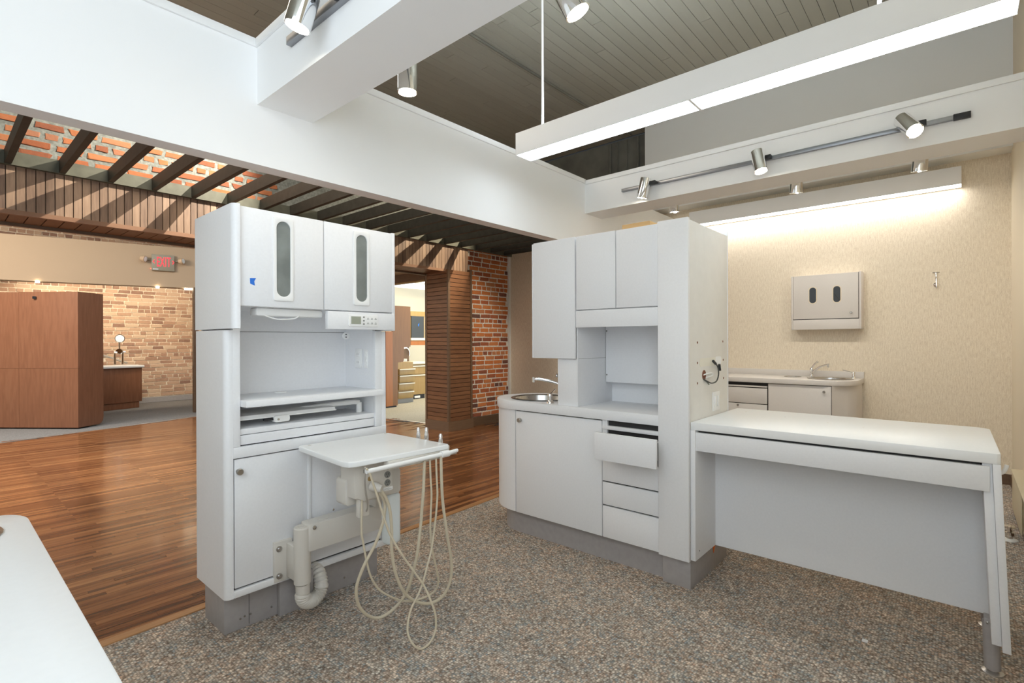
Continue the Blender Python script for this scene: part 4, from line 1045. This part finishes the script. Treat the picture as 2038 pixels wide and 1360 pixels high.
box('pull', (7.62, 8.19, 9.985, 10.005, .56, .585), 'pale_paint', q)
q = box('drawer', (7.62, 8.19, 10.0, 10.02, .61, .80), 'oak_yellow', cc)
box('pull', (7.62, 8.19, 9.985, 10.005, .785, .81), 'pale_paint', q)
box('kick', (7.55, 8.12, 10.0, 10.5, 0, .10), 'black_plastic', cc)
box('floor_socket', (7.80, 7.97, 9.985, 10.0, .02, .075), 'plastic_white', cc, .004)
cw = box('clinic_worktop', (7.56, 8.21, 9.97, 10.56, .85, .90), 'pale_paint', None, .004); tag(cw, 'pale worktop on the yellow oak clinic cabinet', 'worktop')
box('backsplash', (7.62, 8.05, 10.53, 10.55, .90, 1.31), 'base_wood', cw)
fa = thing('clinic_faucet', 'chrome gooseneck faucet on the clinic worktop', 'faucet', (7.72, 10.35, .90))
MB().tube(spline([(7.70, 10.35, .90), (7.70, 10.35, 1.15), (7.74, 10.33, 1.23), (7.82, 10.3, 1.24), (7.87, 10.28, 1.15), (7.87, 10.28, 1.05)], 5), .018, 10).build('spout', 'chrome', fa, smooth=True)
cg = thing('clinic_wall_cupboard', 'yellow oak cupboard with dark glass door on the cream clinic wall', 'cupboard', (8.16, 10.4, 1.31))
box('carcass', (7.93, 8.39, 10.32, 10.6, 1.31, 2.16), 'oak_yellow', cg)
box('rail', (7.93, 8.39, 10.30, 10.32, 1.31, 1.43), 'oak_orange', cg)
box('rail', (7.93, 8.39, 10.30, 10.32, 2.04, 2.16), 'oak_yellow', cg)
q = box('glass_door', (7.95, 8.34, 10.29, 10.32, 1.49, 2.04), 'dark_glass', cg)
box('sill', (7.93, 8.37, 10.28, 10.32, 1.43, 1.49), 'pale_paint', cg, .004)
MB().prism([(8.15, 1.83), (8.19, 1.87), (8.18, 1.80), (8.155, 1.78)], 'y', 10.286, 10.29).build('tape', 'tape_blue', q)

# ================================================================== LIGHTS
def lin_light(name, x0, x1, y0, y1, z0, z1, split, mat, label, rods):
    t = thing(name, label, 'light fixture', ((x0 + x1) / 2, (y0 + y1) / 2, z0))
    box('housing', (x0, x1, y0, y1, z0 + .006, z1), 'white_paint', t, .002)
    box('edge_strip', (x0, x0 + .008, y0, y1, z0, z0 + .006), 'white_paint', t)
    box('edge_strip', (x1 - .008, x1, y0, y1, z0, z0 + .006), 'white_paint', t)
    box('diffuser', (x0 + .008, x1 - .008, y0 + .004, split - .008, z0 + .001, z0 + .006), mat, t)
    box('diffuser', (x0 + .008, x1 - .008, split + .008, y1 - .004, z0 + .001, z0 + .006), mat, t)
    box('divider', (x0 + .008, x1 - .008, split - .008, split + .008, z0, z0 + .006), 'soffit_paint', t)
    if rods: box('added_uplight', (x0 + .02, x1 - .02, y0 + .02, y1 - .02, z1, z1 + .003), 'up_light', t)  # unseen glowing top, added to brighten the board ceiling
    for (rx, ry, zt) in rods: MB().cyl((rx, ry, z1), (rx, ry, zt), .009, seg=12).build('rod', 'white_paint', t, smooth=True)
    return t
lin_light('pendant_light', 3.07, 3.262, -.20, 2.643, 2.873, 3.046, 1.243, 'tube_light', 'long white pendant light hung from a thin rod between the white beams', [(3.16, 2.44, 4.40), (3.16, .3, 4.40)])
wlf = lin_light('wall_light', 6.66, 6.83, -.016, 2.70, 2.925, 3.10, 1.413, 'wall_tube_light', 'long white light fixture mounted on the wallpaper above the wall cabinet', [])
box('mount_plate', (6.83, 6.85, .2, 2.4, 2.96, 3.08), 'white_paint', wlf)
def track(b, label, end=None):
    t = thing('light_track', label, 'light track', ((b[0] + b[1]) / 2, b[2], b[4]))
    box('rail', b, 'track_metal', t, .002)
    if end: box('feed_box', end, 'black_plastic', t, .003)
    return t
track((4.585, 4.615, -.055, 2.55, 2.892, 2.922), 'steel light track along the side of the white beam above the desk', (4.580, 4.615, -.06, .03, 2.888, 2.926))
track((4.95, 4.98, -.05, 2.5, 2.90, 2.93), 'steel light track on the wallpaper side of the white beam')
track((1.207, 1.237, -.3, 2.58, 2.915, 2.957), 'shiny light track on the near face of the white crossing beam')
track((1.567, 1.597, -.3, 2.55, 2.90, 2.93), 'steel light track on the face of the crossing beam towards the pendant light')
def spot(bot, tp, anchor, label, power, r=.052, group='chrome track spotlights', size=1.5, blend=.8, aim=None):
    bot, tp = Vector(bot), Vector(tp); ax = (bot - tp).normalized(); L = (bot - tp).length
    t = thing('track_spotlight', label, 'spotlight', tuple(tp), group)
    h = MB().lathe([(0, 0), (r * .96, 0), (r, .008), (r, L), (r * .95, L), (r * .93, L - .012), (r * .5, L - .02), (0, L - .02)], tuple(tp), 28, tuple(ax)).build('housing', 'chrome', t, smooth=True)
    MB().lathe([(0, 0), (r * .88, 0), (r * .8, .004), (0, .006)], tuple(tp + ax * (L - .014)), 22, tuple(ax)).build('lens', 'spot_lens', h, smooth=True)
    mid = tp.lerp(bot, .35); an = Vector(anchor)
    MB().tube([mid, an], .009, 10).build('arm', 'track_metal', t, smooth=True)
    MB().box(an.x - .022, an.x + .022, an.y - .03, an.y + .03, an.z - .016, an.z + .016).build('adapter', 'black_plastic', t, .002)
    l = bpy.data.lights.new('spot_lamp', 'SPOT'); l.energy = power; l.spot_size = size; l.spot_blend = blend; l.shadow_soft_size = .03; l.color = (1.0, .93, .82)
    lo_ = bpy.data.objects.new('spot_lamp', l); COL.objects.link(lo_); lo_.parent = t
    d = (aim - bot).normalized() if aim is not None else ax
    lo_.location = bot + ax * .004 - tp
    lo_.rotation_euler = d.to_track_quat('-Z', 'Y').to_euler()
    return t
SP = 5.0
spot((4.53, 2.30, 2.77), (4.53, 2.256, 2.955), (4.562, 2.20, 2.907), 'chrome spotlight at the end of the beam track, nearest the header', SP)
spot((4.50, 1.222, 2.785), (4.53, 1.262, 2.962), (4.562, 1.19, 2.907), 'chrome spotlight at the middle of the beam track', SP)
spot((4.415, .226, 2.815), (4.535, .305, 2.955), (4.562, .20, 2.907), 'chrome spotlight glaring beside the black feed end of the beam track', SP)
spot((5.07, 2.21, 2.722), (5.05, 2.21, 2.915), (5.003, 2.27, 2.915), 'chrome spotlight behind the white beam, nearest the tower cabinet', 16.0, size=2.0, aim=Vector((6.85, 2.21, 1.3)))
spot((5.08, 1.09, 2.705), (5.05, 1.075, 2.90), (5.003, 1.02, 2.915), 'chrome spotlight behind the white beam, above the middle of the desk', 16.0, size=2.0, aim=Vector((6.85, 1.09, 1.3)))
spot((5.08, .235, 2.708), (5.05, .22, 2.90), (5.003, .30, 2.915), 'chrome spotlight behind the white beam, next to the side wall', 16.0, size=2.0, aim=Vector((6.85, .3, 1.3)))
spot((1.685, 2.208, 2.726), (1.685, 2.208, 2.93), (1.62, 2.12, 2.915), 'chrome spotlight peeking out beneath the crossing beam near the header', SP)
spot((1.715, 1.146, 2.712), (1.655, 1.215, 2.89), (1.62, 1.30, 2.915), 'chrome spotlight hanging beside the pendant rod', SP)
spot((1.085, 2.212, 2.80), (1.125, 2.165, 3.0), (1.184, 2.06, 2.935), 'bright chrome spotlight on the near face of the crossing beam', SP, .057)

def lamp(name, kind, loc, energy, color, aim=None, size=.1, size_y=None, spot_size=None, label=None):
    l = bpy.data.lights.new(name, kind); l.energy = energy; l.color = color
    if kind == 'AREA':
        l.size = size
        if size_y: l.shape = 'RECTANGLE'; l.size_y = size_y
    else: l.shadow_soft_size = size
    if spot_size: l.spot_size = spot_size; l.spot_blend = .6
    o_ = bpy.data.objects.new(name, l); COL.objects.link(o_); o_.location = loc
    if aim is not None: o_.rotation_euler = (Vector(aim) - Vector(loc)).to_track_quat('-Z', 'Y').to_euler()
    return o_
WARM = (1.0, .80, .55)
# hall: track lamps above the joists, a spot behind the header, an added fill
lamp('hall_lamp', 'SPOT', (2.7, 4.5, 4.15), 300, (1, .90, .74), (1.1, 6.0, 2.7), .01, spot_size=1.25)
lamp('hall_lamp', 'SPOT', (6.3, 4.4, 4.1), 230, (1, .84, .60), (4.7, 6.0, 2.72), .02, spot_size=.95)
lamp('hall_lamp', 'SPOT', (4.9, 3.3, 2.62), 85, (1, .90, .74), (5.35, 6.0, 1.3), .05, spot_size=1.0)
lamp('hall_lamp', 'AREA', (1.6, 4.6, 4.2), 26, (1, .88, .72), (2.5, 4.6, 0), 2.5, 1.0)  # added fill, no fixture behind it
# lobby: wash lights under the bulkhead, added area fill from the left
for s in (0.45, 1.3, 2.35, 3.0):
    p = A_ + D_ * s + Nn * .9
    lamp('wash_lamp', 'SPOT', (p.x, p.y, 2.75), 34, (1.0, .86, .66), (p.x, 14.28, 1.6), .04, spot_size=2.0)
lamp('lobby_fill', 'AREA', (-1.3, 9.8, 3.6), 115, (1, .90, .78), (1.2, 11.0, 1.0), 1.6, 1.2)  # unseen fill, set left to brighten the partition's left face
for s in (.48, 2.235):
    q = MB().lathe([(0, 0), (.03, 0), (.03, .03), (0, .03)], bp_(s, 2.472, .0), 14).build('downlight', 'tiny_lamp', None, smooth=True, origin=bp_(s, 2.472, 0))
    tag(q, 'tiny bright downlight under the tan bulkhead, ' + ('above the veneered partition' if s < 1 else 'below the exit sign'), 'light', 'bulkhead downlights')
q = bbox_('light_bar', 2.68, 3.2, 2.47, 2.498, -.1, 0, 'tiny_lamp', None); tag(q, 'bright light bar under the tan bulkhead beside the wood post', 'light')
# clinic: added area lamp without a fixture
lamp('clinic_fill', 'AREA', (8.0, 9.0, 3.25), 75, (1, .90, .66), (8.0, 10.0, 0), 2.0, 1.2)
